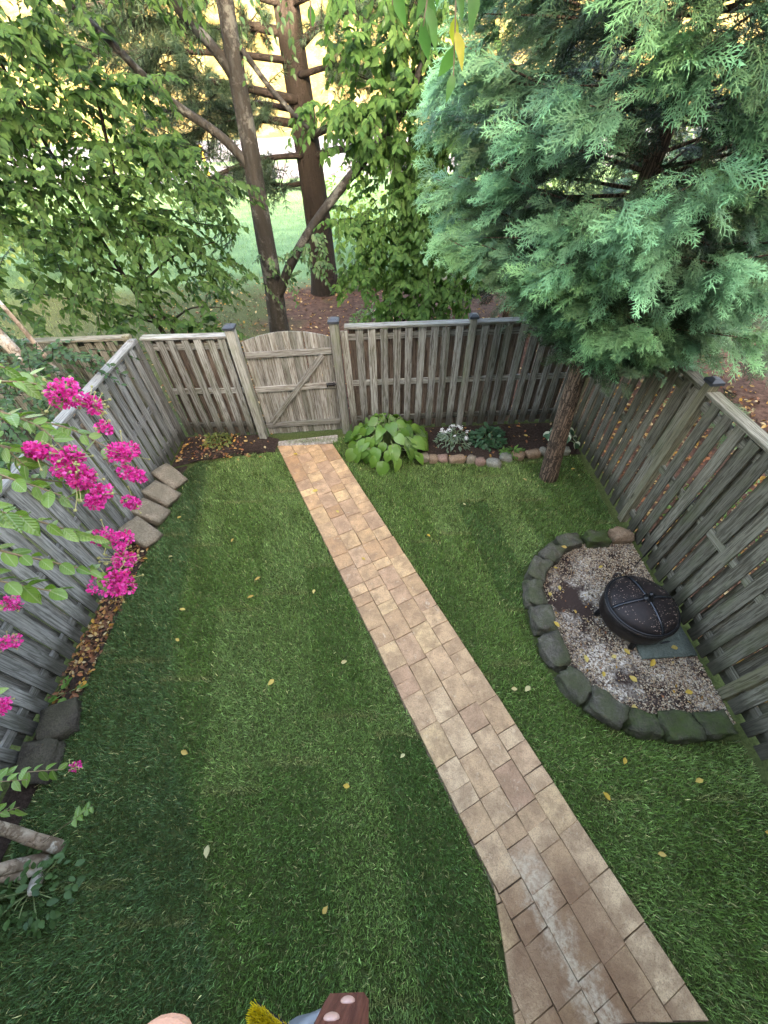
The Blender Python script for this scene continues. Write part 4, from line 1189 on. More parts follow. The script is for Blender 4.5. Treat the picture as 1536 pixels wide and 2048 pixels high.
CAMP = np.array([0, 0, 4.0])
def add_leaves(root, base, data, tpl, mat_obj, mat_bulk, nparts=300, twr=.006, name='leaf', twig_mat=None):
    pos, ld, nn_, s_, tw = data
    base = np.array(base, float)
    d = np.linalg.norm(pos - CAMP, axis=1)
    # apparent size, only those in front of the lens
    app = s_ / d * (pos[:, 1] > .4)
    order = np.argsort(-app)
    big = order[:nparts] if nparts else np.array([], int)
    rest = np.ones(len(pos), bool); rest[big] = False
    if rest.any():
        lo = OVAL_LO if tpl is OVAL else OVATE_LO
        V, F = instance(lo[0], lo[1], pos[rest] - base, ld[rest], nn_[rest], s_[rest])
        o = link('crown', np_mesh('crown', V, F, mat_bulk, smooth=True), root); o['kind'] = 'stuff'
    me = np_mesh(name, *tpl, mat_obj, smooth=True)
    for i in big:
        link(name, me, root, tuple(pos[i] - base), rot_from(ld[i], nn_[i]), (s_[i],) * 3)
    if tw is not None:
        A, B, C = tw
        o = link('twigs', twigs_mesh('twigs', (A - base, B - base, C - base), twr, twig_mat or BARK_DARK), root); o['kind'] = 'stuff'

def ellipsoid_sprays(specs, seed, dens=1.0):
    """specs: (centre, radii, count, main direction, dirspread, lenmin, lenmax)"""
    g = np.random.default_rng(seed)
    P, D, L_ = [], [], []
    for c, r, n, md, sp, l0, l1 in specs:
        n = int(n * dens)
        q = nrm(g.normal(0, 1, (n, 3))) * (g.random((n, 1)) ** (1 / 2.2))
        p = np.array(c) + q * np.array(r)
        d = nrm(np.array(md) + g.normal(0, sp, (n, 3)) + q * .35)
        P.append(p); D.append(d); L_.append(g.uniform(l0, l1, n))
    return np.vstack(P), np.vstack(D), np.concatenate(L_)

LEAF_COLS = [(0.020, 0.053, 0.011), (0.031, 0.075, 0.015), (0.045, 0.098, 0.020), (0.025, 0.061, 0.012), (0.062, 0.117, 0.028), (0.037, 0.082, 0.014)]
LEAF_O = mat_leaf('broad leaf', LEAF_COLS, .3, .6, .18)
LEAF_B = mat_leaf('broad leaf bulk', LEAF_COLS, .3, .6, .18, rnd_obj=False)
LEAF3 = [tuple(1.45 * q for q in c) for c in LEAF_COLS]
LEAF3_O = mat_leaf('light broad leaf', LEAF3, .3, .6, .18); LEAF3_B = mat_leaf('light broad leaf bulk', LEAF3, .3, .6, .18, rnd_obj=False)
LEAF2 = [(0.028, 0.070, 0.021), (0.042, 0.098, 0.028), (0.056, 0.119, 0.035)]
LEAF2_O = mat_leaf('shade leaf', LEAF2, .25, .45); LEAF2_B = mat_leaf('shade leaf bulk', LEAF2, .25, .45, rnd_obj=False)

# --- left understory tree
B = (-4.15, 8.0, 0)
t1 = empty('understory_tree', B); tag(t1, 'dense leafy multi stemmed tree behind the fence at upper left', 'tree')
limb(t1, loc([(-4.15, 8, -.05), (-4.35, 8.0, .9), (-4.6, 8.05, 1.8), (-4.8, 8.1, 3.0), (-5.0, 8.2, 4.6)], B), .05, .02, BARK_DARK, 'trunk', seed=3)
limb(t1, loc([(-4.0, 7.95, -.05), (-4.1, 7.95, .8), (-4.15, 7.9, 1.7), (-4.0, 7.9, 2.8), (-3.7, 8.0, 4.2)], B), .045, .02, BARK_DARK, 'trunk', seed=4)
for i, pts in enumerate([[(-4.6, 8.05, 1.8), (-5.4, 7.8, 2.3), (-6.4, 7.6, 2.6)], [(-4.15, 7.9, 1.7), (-3.4, 7.7, 2.1), (-2.6, 7.6, 2.3)], [(-4.35, 8, .9), (-5.2, 7.7, 1.4), (-6.2, 7.4, 1.8)], [(-4.8, 8.1, 3.0), (-5.6, 7.9, 3.4), (-6.3, 7.8, 3.5)],
                         [(-4.0, 7.9, 2.8), (-3.2, 7.8, 3.2), (-2.4, 7.8, 3.3)], [(-4.1, 7.95, .9), (-3.4, 7.6, 1.3), (-2.7, 7.3, 1.4)]]):
    limb(t1, loc(pts, B), .022, .006, BARK_DARK, 'branch', 6, 4, .05, i)
sp = [((-5.60, 7.60, 3.35), (1.00, 0.60, .11), 34, (.55, -.45, -.12), .42, .45, .85),
      ((-4.50, 7.70, 3.15), (1.00, 0.60, .11), 38, (.55, -.45, -.12), .42, .45, .85),
      ((-3.40, 7.80, 3.45), (0.90, 0.60, .11), 34, (.55, -.45, -.12), .42, .45, .85),
      ((-2.70, 7.80, 3.05), (0.55, 0.40, .11), 14, (.55, -.45, -.12), .42, .45, .85),
      ((-5.00, 7.90, 3.85), (1.20, 0.70, .11), 36, (.55, -.45, -.12), .42, .45, .85),
      ((-3.80, 8.00, 4.05), (1.10, 0.60, .11), 32, (.55, -.45, -.12), .42, .45, .85),
      ((-5.80, 7.90, 4.30), (1.00, 0.60, .11), 30, (.55, -.45, -.12), .42, .45, .85),
      ((-4.60, 8.10, 4.55), (1.20, 0.70, .11), 34, (.55, -.45, -.12), .42, .45, .85),
      ((-6.30, 7.60, 2.80), (0.80, 0.50, .11), 22, (.55, -.45, -.12), .42, .45, .85),
      ((-5.20, 7.50, 2.55), (0.90, 0.50, .11), 26, (.55, -.45, -.12), .42, .45, .85),
      ((-4.10, 7.50, 2.70), (0.90, 0.50, .11), 28, (.55, -.45, -.12), .42, .45, .85),
      ((-3.20, 7.50, 2.50), (0.70, 0.45, .11), 20, (.55, -.45, -.12), .42, .45, .85),
      ((-4.60, 7.40, 2.05), (1.00, 0.50, .11), 14, (.55, -.45, -.12), .42, .45, .85),
      ((-3.40, 7.40, 1.85), (0.80, 0.45, .11), 12, (.55, -.45, -.12), .42, .45, .85),
      ((-2.75, 7.40, 2.05), (0.50, 0.35, .11), 6, (.55, -.45, -.12), .42, .45, .85),
      ((-5.80, 7.40, 2.00), (0.80, 0.50, .11), 12, (.55, -.45, -.12), .42, .45, .85),
      ((-6.60, 7.40, 1.50), (0.70, 0.50, .11), 10, (.55, -.45, -.12), .42, .45, .85),
      ((-5.20, 7.30, 1.45), (0.90, 0.45, .11), 12, (.55, -.45, -.12), .42, .45, .85),
      ((-3.90, 7.20, 1.30), (0.80, 0.40, .11), 9, (.55, -.45, -.12), .42, .45, .85),
      ((-3.00, 7.10, 1.25), (0.55, 0.35, .11), 6, (.55, -.45, -.12), .42, .45, .85),
      ((-4.80, 8.30, 5.00), (1.70, 0.80, .11), 44, (.55, -.45, -.12), .42, .45, .85),
      ((-3.20, 8.30, 5.10), (1.20, 0.70, .11), 20, (.55, -.45, -.12), .42, .45, .85),
      ((-6.00, 8.20, 5.10), (1.20, 0.70, .11), 30, (.55, -.45, -.12), .42, .45, .85)]
P0, D0, L0 = ellipsoid_sprays(sp, 51, 1.25)
add_leaves(t1, B, leaf_sprays(P0, D0, L0, 18, .15, OVATE, 52, .22, .45, .22, (.15, -.5, 1.0)), OVATE, LEAF_O, LEAF_B)

# --- grey barked forked tree right behind the gate
B = (-2.22, 9.0, 0)
t2 = empty('forked_tree', B); tag(t2, 'grey barked forked tree standing behind the garden gate', 'tree')
limb(t2, loc([(-2.24, 9, -.06), (-2.2, 9, .5), (-2.13, 9, 1.25), (-2.10, 9, 2.0), (-2.06, 9, 2.75), (-2.02, 9, 3.3), (-2.0, 9, 3.95), (-1.97, 9, 4.5), (-1.9, 9, 5.4), (-1.8, 9, 6.5)], B), .205, .10, BARK_GREY, 'trunk', 14, 6, .08, 5, .25)
limb(t2, loc([(-2.12, 8.95, .95), (-1.9, 8.9, 1.25), (-1.69, 8.88, 1.57), (-1.19, 8.85, 2.14), (-.56, 8.85, 2.72), (.13, 8.9, 3.28), (.6, 9.0, 3.7), (1.0, 9.1, 4.4)], B), .105, .05, BARK_GREY, 'limb', 10, 6, .06, 6)
limb(t2, loc([(-2.05, 9, 2.9), (-2.2, 8.97, 3.18), (-2.5, 8.95, 3.48), (-3.07, 8.92, 3.85), (-3.44, 8.9, 4.2), (-3.77, 8.9, 4.55), (-4.2, 8.9, 4.95), (-4.8, 8.9, 5.6)], B), .085, .03, BARK_GREY, 'limb', 9, 6, .06, 7)
limb(t2, loc([(-2.0, 9, 4.0), (-2.12, 8.98, 4.22), (-2.3, 8.97, 4.43), (-2.53, 8.95, 4.66), (-2.8, 8.9, 5.0), (-3.2, 8.9, 5.8)], B), .09, .05, BARK_GREY, 'limb', 9, 6, .06, 8)
limb(t2, loc([(-2.0, 9, 4.6), (-1.85, 8.9, 5.0), (-1.5, 8.8, 5.6)], B), .06, .03, BARK_GREY, 'limb', 8, 5, .06, 9)
limb(t2, loc([(-1.0, 8.9, 3.5), (-1.45, 8.92, 3.9), (-1.75, 8.95, 4.25), (-1.95, 9, 4.45)], B), .035, .045, BARK_GREY, 'branch', 7, 5, .06, 10)
sp = [((-1.9, 8.8, 1.55), (.5, .3, .6), 10, (.3, -.6, -.2), .7, .25, .45), ((-1.3, 8.5, 1.75), (.4, .25, .3), 8, (.4, -.6, -.2), .7, .25, .45), ((-2.9, 8.6, 1.6), (.7, .4, .5), 16, (-.6, -.4, -.2), .5, .4, .7),
      ((-2.6, 8.7, 2.2), (.4, .3, .2), 6, (-.7, -.4, -.1), .4, .4, .7), ((-1.0, 8.5, 2.05), (.4, .25, .25), 8, (.3, -.6, -.3), .6, .3, .5), ((-1.6, 8.6, 4.8), (.8, .4, .3), 5, (.1, -.5, -.4), .6, .4, .7), ((-2.8, 8.6, 5.1), (.9, .4, .3), 7, (-.1, -.5, -.4), .6, .4, .7),
      ((0.1, 8.9, 5.6), (2.2, 1.2, .5), 40, (0, -.5, -.2), .7, .5, .9), ((-3.4, 9, 5.9), (2.0, 1.2, .5), 40, (0, -.5, -.2), .7, .5, .9)]
P0, D0, L0 = ellipsoid_sprays(sp, 61)
add_leaves(t2, B, leaf_sprays(P0, D0, L0, 11, .115, OVATE, 62), OVATE, LEAF2_O, LEAF2_B, 200)

# --- central leafy tree between the pine and the cypress
B = (.55, 9.6, 0)
t3 = empty('leafy_tree', B); tag(t3, 'broad leaved tree in the upper middle beside the blue green evergreen', 'tree')
limb(t3, loc([(.45, 9.6, -.05), (.5, 9.6, .6), (.6, 9.65, 1.6), (.7, 9.7, 2.8), (.8, 9.7, 4.4)], B), .05, .025, BARK_DARK, 'trunk', seed=13)
limb(t3, loc([(.6, 9.6, -.05), (.85, 9.55, .8), (1.1, 9.5, 1.8), (1.3, 9.5, 3.4)], B), .04, .02, BARK_DARK, 'trunk', seed=14)
for i, pts in enumerate([[(.6, 9.65, 1.6), (0, 9.3, 2.0), (-.5, 9.1, 2.1)], [(.7, 9.7, 2.8), (.1, 9.3, 3.2), (-.6, 9.1, 3.4)], [(1.1, 9.5, 1.8), (1.6, 9.2, 2.1), (2.0, 9.0, 2.2)], [(.75, 9.7, 3.6), (.3, 9.3, 3.9), (-.3, 9.1, 4.1)]]):
    limb(t3, loc(pts, B), .022, .006, BARK_DARK, 'branch', 6, 4, .05, i)
sp = [((-0.10, 9.10, 3.75), (0.85, 0.50, .13), 40, (-.05, -.75, -.2), .45, .4, .75),
      ((0.90, 9.20, 3.90), (0.80, 0.50, .13), 34, (-.05, -.75, -.2), .45, .4, .75),
      ((0.30, 9.20, 3.30), (0.70, 0.50, .13), 30, (-.05, -.75, -.2), .45, .4, .75),
      ((1.30, 9.20, 3.30), (0.70, 0.50, .13), 28, (-.05, -.75, -.2), .45, .4, .75),
      ((0.70, 9.10, 2.80), (0.80, 0.50, .13), 30, (-.05, -.75, -.2), .45, .4, .75),
      ((1.60, 9.20, 2.70), (0.70, 0.50, .13), 26, (-.05, -.75, -.2), .45, .4, .75),
      ((-0.10, 8.90, 2.30), (0.70, 0.45, .13), 26, (-.05, -.75, -.2), .45, .4, .75),
      ((0.90, 9.00, 2.30), (0.70, 0.45, .13), 28, (-.05, -.75, -.2), .45, .4, .75),
      ((0.30, 8.90, 1.85), (0.80, 0.45, .13), 30, (-.05, -.75, -.2), .45, .4, .75),
      ((1.40, 9.00, 1.80), (0.80, 0.50, .13), 28, (-.05, -.75, -.2), .45, .4, .75),
      ((-0.30, 8.80, 1.50), (0.50, 0.35, .13), 14, (-.05, -.75, -.2), .45, .4, .75),
      ((0.60, 8.80, 1.35), (0.80, 0.45, .13), 28, (-.05, -.75, -.2), .45, .4, .75),
      ((1.50, 8.90, 1.20), (0.70, 0.45, .13), 24, (-.05, -.75, -.2), .45, .4, .75),
      ((1.00, 8.70, 0.90), (0.70, 0.40, .13), 24, (-.05, -.75, -.2), .45, .4, .75),
      ((0.35, 8.70, 0.75), (0.40, 0.30, .13), 8, (-.05, -.75, -.2), .45, .4, .75),
      ((0.30, 9.40, 4.35), (1.00, 0.60, .13), 36, (-.05, -.75, -.2), .45, .4, .75),
      ((1.50, 9.50, 4.30), (1.00, 0.60, .13), 34, (-.05, -.75, -.2), .45, .4, .75),
      ((0.60, 9.50, 4.90), (1.30, 0.70, .13), 34, (-.05, -.75, -.2), .45, .4, .75),
      ((2.20, 9.40, 1.80), (0.70, 0.50, .13), 20, (-.05, -.75, -.2), .45, .4, .75),
      ((2.30, 9.50, 3.50), (0.80, 0.50, .13), 22, (-.05, -.75, -.2), .45, .4, .75)]
P0, D0, L0 = ellipsoid_sprays(sp, 71, 1.15)
add_leaves(t3, B, leaf_sprays(P0, D0, L0, 15, .17, OVATE, 72, .3, .6, .22, (.1, -.6, 1.0)), OVATE, LEAF3_O, LEAF3_B)

# --- big pine
B = (-1.43, 12.2, 0)
t4 = empty('pine_tree', B); tag(t4, 'tall pine with thick furrowed trunk and bare horizontal limbs beyond the fence', 'tree')
limb(t4, loc([(-1.43, 12.2, -.1), (-1.42, 12.2, .6), (-1.40, 12.2, 1.6), (-1.42, 12.2, 2.7), (-1.45, 12.2, 3.8), (-1.48, 12.2, 5.0), (-1.5, 12.2, 7.5), (-1.5, 12.2, 10)], B), .36, .2, BARK_PINE, 'trunk', 18, 8, .07, 15, .25)
pb = [[(-1.5, 12.2, 3.38), (-2.4, 12.0, 3.5), (-3.4, 11.9, 3.45), (-4.2, 11.8, 3.2)], [(-1.5, 12.2, 4.65), (-2.2, 12.1, 4.75), (-3.0, 12, 4.72), (-4.0, 11.9, 4.85), (-5.0, 11.8, 4.75)], [(-1.3, 12.1, 2.85), (-.6, 11.9, 2.98), (.2, 11.8, 2.9), (1.0, 11.7, 2.8)],
      [(-1.3, 12.1, 4.5), (-.7, 12.0, 4.8), (.3, 11.9, 5.0), (1.2, 11.8, 5.1)], [(-1.35, 12.0, 3.2), (-.8, 11.6, 3.35), (-.1, 11.3, 3.45), (.8, 11.1, 3.5)], [(-1.5, 12.0, 3.75), (-2.4, 11.6, 3.95), (-3.3, 11.3, 4.1), (-4.2, 11.1, 4.2)],
      [(-1.5, 12.0, 2.9), (-2.3, 11.6, 2.9), (-3.2, 11.3, 2.75), (-3.9, 11.1, 2.5)], [(-1.5, 12.2, 5.3), (-2.6, 12, 5.4), (-4, 11.9, 5.3)], [(-1.4, 12.2, 5.4), (-.3, 12, 5.5), (1, 11.8, 5.3)], [(-1.4, 12.0, 4.1), (-.6, 11.7, 4.2), (.4, 11.5, 4.1)],
      [(-1.5, 12.2, 2.4), (-2.2, 12.3, 2.35), (-3.0, 12.4, 2.6)], [(-1.5, 12, 6.2), (-2.6, 11.6, 6.3), (-3.9, 11.3, 6.1)], [(-1.4, 12, 6.4), (-.2, 11.6, 6.5), (1.2, 11.3, 6.3)], [(-1.5, 12.1, 4.3), (-2.6, 11.5, 4.4), (-3.8, 11.0, 4.45), (-5.2, 10.6, 4.4)], [(-1.5, 12.1, 5.0), (-2.5, 11.7, 5.15), (-3.9, 11.4, 5.1), (-5.6, 11.2, 4.9)], [(-1.4, 12.1, 5.0), (-.5, 11.5, 5.1), (.6, 11, 5.0), (1.8, 10.8, 4.9)], [(-1.5, 12.2, 3.6), (-2.8, 12.6, 3.75), (-4.2, 12.9, 3.7), (-5.6, 13, 3.5)]]
g = np.random.default_rng(81)
tp, td = [], []
tw = []
for i, pts in enumerate(pb):
    limb(t4, loc(pts, B), .085 if i < 6 else .06, .02, BARK_PINE, 'limb', 8, 5, .06, 20 + i)
    P = smooth_path(pts, 8)
    for j in range(6, len(P)):
        t_ = j / len(P)
        if g.random() < (.75 if i not in (2, 4) else .35):
            for q in range(6):
                a = P[j]; d = nrm((P[min(j + 1, len(P) - 1)] - P[j - 1]) + g.normal(0, .6, 3) * np.array([1, 1, .45]) * .5)
                ln = g.uniform(.3, .85)
                e = a + d * ln + np.array([0, 0, -.08])
                tw.append((a, (a + e) / 2 + (0, 0, .02), e))
                for s_ in np.linspace(.35, 1, 6):
                    tp.append(a + (e - a) * s_); td.append(d)
tp, td = np.array(tp), np.array(td)
NE = []
kn = 22
th = g.uniform(0, 6.28, (len(tp), kn))
lat1 = nrm(np.cross(td, np.array([0.1, .2, 1.]))); lat2 = np.cross(td, lat1)
nd = td[:, None] * g.uniform(.2, 1.0, (len(tp), kn, 1)) + (lat1[:, None] * np.cos(th)[..., None] + lat2[:, None] * np.sin(th)[..., None]) * .75
nd[..., 2] -= .18
pp = np.repeat(tp[:, None], kn, 1)
ndl = np.array([(-.03, 0, 0), (.03, 0, 0), (0, 1, 0)]); 
V, F = instance(ndl, [np.array([[0, 1, 2]])], (pp.reshape(-1, 3) - np.array(B)), nd.reshape(-1, 3), g.normal(0, 1, (len(tp) * kn, 3)), g.uniform(.12, .21, len(tp) * kn))
NEEDLE = mat_leaf('pine needle', [(0.035, 0.070, 0.045), (0.063, 0.112, 0.070), (0.028, 0.052, 0.035), (0.077, 0.105, 0.042)], .15, .5, rnd_obj=False)
o = link('needles', np_mesh('needles', V, F, NEEDLE), t4); o['kind'] = 'stuff'
tw = [np.array(x) for x in zip(*tw)]
o = link('twigs', twigs_mesh('twigs', tuple(x - np.array(B) for x in tw), .012, BARK_DARK), t4); o['kind'] = 'stuff'
# a clump of epicormic leaves on the trunk
# --- cypress (leyland): feathery flat sprays on many branches
def frond_tpl(seed):
    g = np.random.default_rng(seed)
    V, F = [], []
    def blade(p, d, ln, w, z):
        d = d / np.linalg.norm(d); s_ = np.array([-d[1], d[0], 0])
        k = len(V)
        e = p + d * ln; e[2] -= z
        V.extend([p - s_ * w, p + s_ * w, p + d * ln * .6 + s_ * w * .8 + np.array([0, 0, -z * .4]), p + d * ln * .6 - s_ * w * .8 + np.array([0, 0, -z * .4]), e])
        F.append((k, k + 1, k + 2, k + 3)); T3.append((k + 3, k + 2, k + 4))
    T3 = []
    blade(np.array([0, 0, 0.]), np.array([0, 1., 0]), 1.0, .012, .25)
    for i in range(8):
        t_ = .08 + i * .105
        for sd in (-1, 1):
            tj = t_ + g.uniform(-.02, .02) + (.04 if sd > 0 else 0)
            p = np.array([0, tj, -.25 * tj * tj])
            ang = R(g.uniform(26, 40)); d = np.array([sd * math.sin(ang), math.cos(ang), 0])
            ln = (.46 * (1 - tj) + .12) * g.uniform(.7, 1.15)
            zz = g.uniform(-.12, .22)
            blade(p, d, ln, .014, zz)
            m_ = 1 if ln < .2 else 2
            for j in range(m_):
                f = (j + .7) / (m_ + .3)
                q = p + d * ln * f + np.array([0, 0, -zz * f * f])
                for s2 in (-1, 1):
                    a2 = R(g.uniform(28, 50)) * s2
                    d2 = np.array([d[0] * math.cos(a2) - d[1] * math.sin(a2), d[0] * math.sin(a2) + d[1] * math.cos(a2), g.uniform(-.6, .4)])
                    k = len(V); l2 = ((.16 * (1 - f) + .07)) * g.uniform(.7, 1.2)
                    s_ = np.array([-d2[1], d2[0], 0]) * .016
                    V.extend([q - s_, q + s_, q + d2 * l2]); T3.append((k, k + 1, k + 2))
    return np.array(V), [np.array(F), np.array(T3)]
FR = [frond_tpl(i) for i in range(4)]
m = NM('cypress scale foliage', .55, .3)
tc = m.attr('tint'); m.color(m.mix(1.0, tc, (1.04, 1.1, 1.0), 'MULTIPLY'))
CYP = m.m
def cypress(name, label, base, trunk, r_trunk, boughs, seed, sprays=26, size=.27, blue=1.0):
    """boughs: (start on trunk, tip). A fan of sprays clothes the outer part of each bough"""
    B = np.array(base, float)
    root = empty(name, base); tag(root, label, 'tree')
    limb(root, loc(trunk, base), r_trunk, r_trunk * .35, BARK_CED, 'trunk', 14, 7, .07, seed, .2)
    g = np.random.default_rng(seed)
    PP, DD, NN, SS, TT = [], [], [], [], []
    for (a, e) in boughs:
        a, e = np.array(a, float), np.array(e, float)
        ln = np.linalg.norm(e - a)
        P = smooth_path([a, (a + e) / 2 + np.array([0, 0, g.uniform(-.05, .10) * ln]), e], 6)
        V, F = tube_arrays(P - B, np.linspace(.018, .004, len(P)) * (.5 + .3 * ln), 5, cap=False)
        link('branch', np_mesh('branch', V, F, BARK_CED, smooth=True), root)
        ax = nrm(e - a); tone = g.uniform(.6, 1.2); warm = g.random()
        lat = nrm(np.cross(ax, [0, 0, 1.]))
        for k in range(sprays):
            t_ = 1 - (.75 * ((k + g.random()) / sprays) ** 1.3) * min(1, 1.0 / ln + .15)
            j = min(len(P) - 1, int(t_ * (len(P) - 1) + .5))
            w = (1.05 - t_) * .30 + .05
            p = P[j] + lat * g.normal(0, w) + np.array([0, 0, g.normal(-.02, .06)])
            d = ax * g.uniform(.55, 1.1) + lat * g.normal(0, .55) + np.array([0, 0, g.uniform(-.75, .10)])
            PP.append(p); DD.append(d); NN.append(np.array([-.25, -.55, .8]) + ax * .3 + g.normal(0, .35, 3)); SS.append(size * g.uniform(.65, 1.2))
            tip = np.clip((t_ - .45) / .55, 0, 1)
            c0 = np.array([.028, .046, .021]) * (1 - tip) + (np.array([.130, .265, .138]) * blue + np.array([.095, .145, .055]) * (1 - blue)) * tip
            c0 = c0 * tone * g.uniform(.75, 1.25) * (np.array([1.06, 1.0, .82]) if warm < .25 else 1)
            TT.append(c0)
    PP, DD, NN, SS, TT = map(np.array, (PP, DD, NN, SS, TT))
    which = g.integers(0, 4, len(PP))
    parts, tints = [], []
    for k in range(4):
        w = which == k
        parts.append(instance(FR[k][0], FR[k][1], PP[w] - B, DD[w], NN[w], SS[w]))
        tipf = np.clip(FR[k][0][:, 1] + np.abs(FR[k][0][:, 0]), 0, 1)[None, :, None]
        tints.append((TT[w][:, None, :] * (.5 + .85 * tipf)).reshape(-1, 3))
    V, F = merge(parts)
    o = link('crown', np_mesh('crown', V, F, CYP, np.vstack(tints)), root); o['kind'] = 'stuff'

g = np.random.default_rng(91)
tr = [(2.46, 4.12, -.05), (2.38, 4.14, .9), (2.33, 4.16, 1.8), (2.34, 4.2, 2.5), (2.36, 4.25, 3.3), (2.40, 4.3, 4.2), (2.42, 4.3, 5.5), (2.42, 4.3, 7.2)]
def trunk_at(z): return np.array([np.interp(z, [q[2] for q in tr], [q[0] for q in tr]), np.interp(z, [q[2] for q in tr], [q[1] for q in tr]), z])
def lift(e):                                   # the skirt rises towards the path side
    lo = np.interp(e[0], [.9, 1.6, 1.85, 2.3], [3.0, 2.6, 2.4, 2.05]) + max(0, 4.2 - e[1]) * .35
    return np.array([e[0], e[1], max(e[2], lo)])
br = []
NB = 185
for i in range(NB):
    z = 1.95 + (i / NB) ** 1.15 * 4.1 + g.uniform(-.08, .08)
    a = i * 2.399 + g.uniform(-.35, .35)
    dx, dy = math.cos(a), math.sin(a)
    if dy > .55 and dx > -.3 and i % 3: continue               # far side is hidden: thinner
    R_ = np.interp(z, [1.9, 2.2, 2.6, 3.2, 4.2, 5.0, 6.2], [.55, .8, 1.35, 1.85, 1.9, 1.6, .8]) * (.62 + .45 * g.random())
    if dy < -.2: R_ *= .70
    if dx > .4: R_ *= 1.12
    if z < 2.7 and dx > .3: R_ *= 1.5
    z0 = max(1.8, z - .28 * R_ * g.random() - .05)
    br.append((trunk_at(z0), lift(trunk_at(z) + np.array([dx * R_, dy * R_, 0]))))
for e in [(.72, 4.4, 4.15), (.62, 4.7, 3.75), (.85, 4.5, 4.5), (.62, 4.9, 3.35), (.95, 4.4, 2.95), (1.0, 4.6, 2.8), (.9, 5.0, 3.0), (1.3, 4.3, 2.6), (2.85, 3.9, 2.0), (3.1, 4.05, 1.95), (3.25, 3.85, 2.05), (2.6, 3.85, 2.0), (3.55, 3.9, 2.7), (3.5, 3.4, 3.1), (3.2, 3.2, 3.5), (2.0, 3.5, 3.3), (1.5, 3.7, 3.2), (1.8, 3.55, 2.9), (2.6, 3.3, 2.9),
          (.8, 5.4, 3.9), (1.0, 5.6, 4.4), (3.8, 4.4, 2.4), (3.9, 4.8, 3.0), (3.9, 4.6, 3.6), (4.0, 5.0, 4.1)]:
    e = lift(np.array(e, float)); br.append((trunk_at(max(1.75, e[2] - g.uniform(.1, .5))), e))
cypress('cypress_tree', 'blue green feathery evergreen rising from the lawn by the right corner', (2.46, 4.12, 0), tr, .115, br, 92, 47, .275)
# a second, yellower evergreen outside the right fence
tr2 = [(5.2, 6.2, -.05), (5.2, 6.2, 2), (5.2, 6.2, 6)]
br2 = []
for i in range(58):
    z = .5 + i / 58 * 4.8; a = i * 2.399 + g.uniform(-.3, .3); R_ = 1.7 * (1 - .45 * z / 6) * g.uniform(.8, 1.1)
    br2.append(((5.2, 6.2, z), (5.2 + math.cos(a) * R_, 6.2 + math.sin(a) * R_, z + g.uniform(-.2, .35))))
cypress('evergreen_shrub', 'darker evergreen standing outside the right fence', (5.2, 6.2, 0), tr2, .1, br2, 93, 18, .38, .35)
tr3 = [(3.0, 9.2, -.05), (3.0, 9.2, 2), (3.0, 9.2, 5)]
br3 = []
for i in range(44):
    z = .5 + i / 44 * 4.6; a = i * 2.399 + g.uniform(-.3, .3); R_ = 1.5 * (1 - .3 * z / 6) * g.uniform(.8, 1.1)
    br3.append(((3.0, 9.2, z), (3.0 + math.cos(a) * R_, 9.2 + math.sin(a) * R_, z + g.uniform(-.2, .3))))
cypress('background_evergreen', 'dark evergreen behind the back fence, hidden by the blue green one', (3.0, 9.2, 0), tr3, .1, br3, 94, 16, .45, .3)
tr4 = [(5.0, 9.8, -.05), (5.0, 9.8, 3), (5.0, 9.8, 7)]
br4 = []
for i in range(60):
    z = .8 + i / 60 * 5.2; a = i * 2.399 + g.uniform(-.3, .3); R_ = 1.7 * (1 - .25 * z / 7) * g.uniform(.8, 1.1)
    br4.append(((5.0, 9.8, z), (5.0 + math.cos(a) * R_, 9.8 + math.sin(a) * R_, z + g.uniform(-.2, .3))))
cypress('background_evergreen', 'tall dark evergreen seen through gaps behind the blue green one', (5.0, 9.8, 0), tr4, .12, br4, 95, 15, .5, .35)
# ------------------------------------------------------------------ flowering tree (pink clusters) at the left
B = (-2.95, .08, 0)
cm = empty('flowering_tree', B); tag(cm, 'flowering tree with bright pink blossom clusters reaching in from the left', 'tree')
limb(cm, loc([(-2.68, .12, -.03), (-2.78, .17, .2), (-2.90, .24, .5), (-3.0, .3, 1.2), (-2.85, .45, 2.1), (-2.5, .8, 2.7), (-1.9, 1.2, 3.05)], B), .052, .014, BARK_FLAKE, 'stem', 9, 6, .07, 41)
limb(cm, loc([(-2.76, .06, -.05), (-2.85, .02, .2), (-2.98, -.03, .5), (-3.1, .0, 1.3), (-2.9, .2, 2.2), (-2.4, .6, 2.7), (-1.85, .85, 2.9)], B), .05, .012, BARK_FLAKE, 'stem', 9, 6, .07, 42)
limb(cm, loc([(-2.74, .02, -.05), (-2.86, -.04, .18), (-3.15, -.02, .4), (-3.35, .2, 1.0), (-3.2, .6, 1.8), (-2.8, .9, 2.2), (-2.3, 1.0, 2.3)], B), .035, .01, BARK_FLAKE, 'stem', 8, 6, .07, 43)
limb(cm, loc([(-2.78, -.05, -.03), (-2.72, -.1, .06), (-2.68, -.12, .12)], B), .05, .03, BARK_FLAKE, 'stub', 8, 3, .1, 44)
CL = [(.085, .17, .02), (.13, .23, .03), (.18, .29, .05), (.10, .19, .03), (.22, .33, .08)]
CLEAF = mat_leaf('glossy oval leaf', CL, .3, .34, .45)
CTWIG = simple('tan twig', (.26, .19, .11), .7, .3)
m = NM('glossy oval leaf veined', .30, .55)
lb_ = m.ramp(m.rand(), [(k / 4, v) for k, v in enumerate(CL)]); lx = m.sep(m.coord('Object'))
lb2 = m.mix(m.ramp(m.math('ABSOLUTE', lx[0]), [(.012, .7), (.035, 0.0)]), lb_, (.30, .36, .16))
lvn = m.math('SINE', m.math('ADD', m.math('MULTIPLY', m.math('ABSOLUTE', lx[0]), 40.0), m.math('MULTIPLY', lx[1], -42.0)))
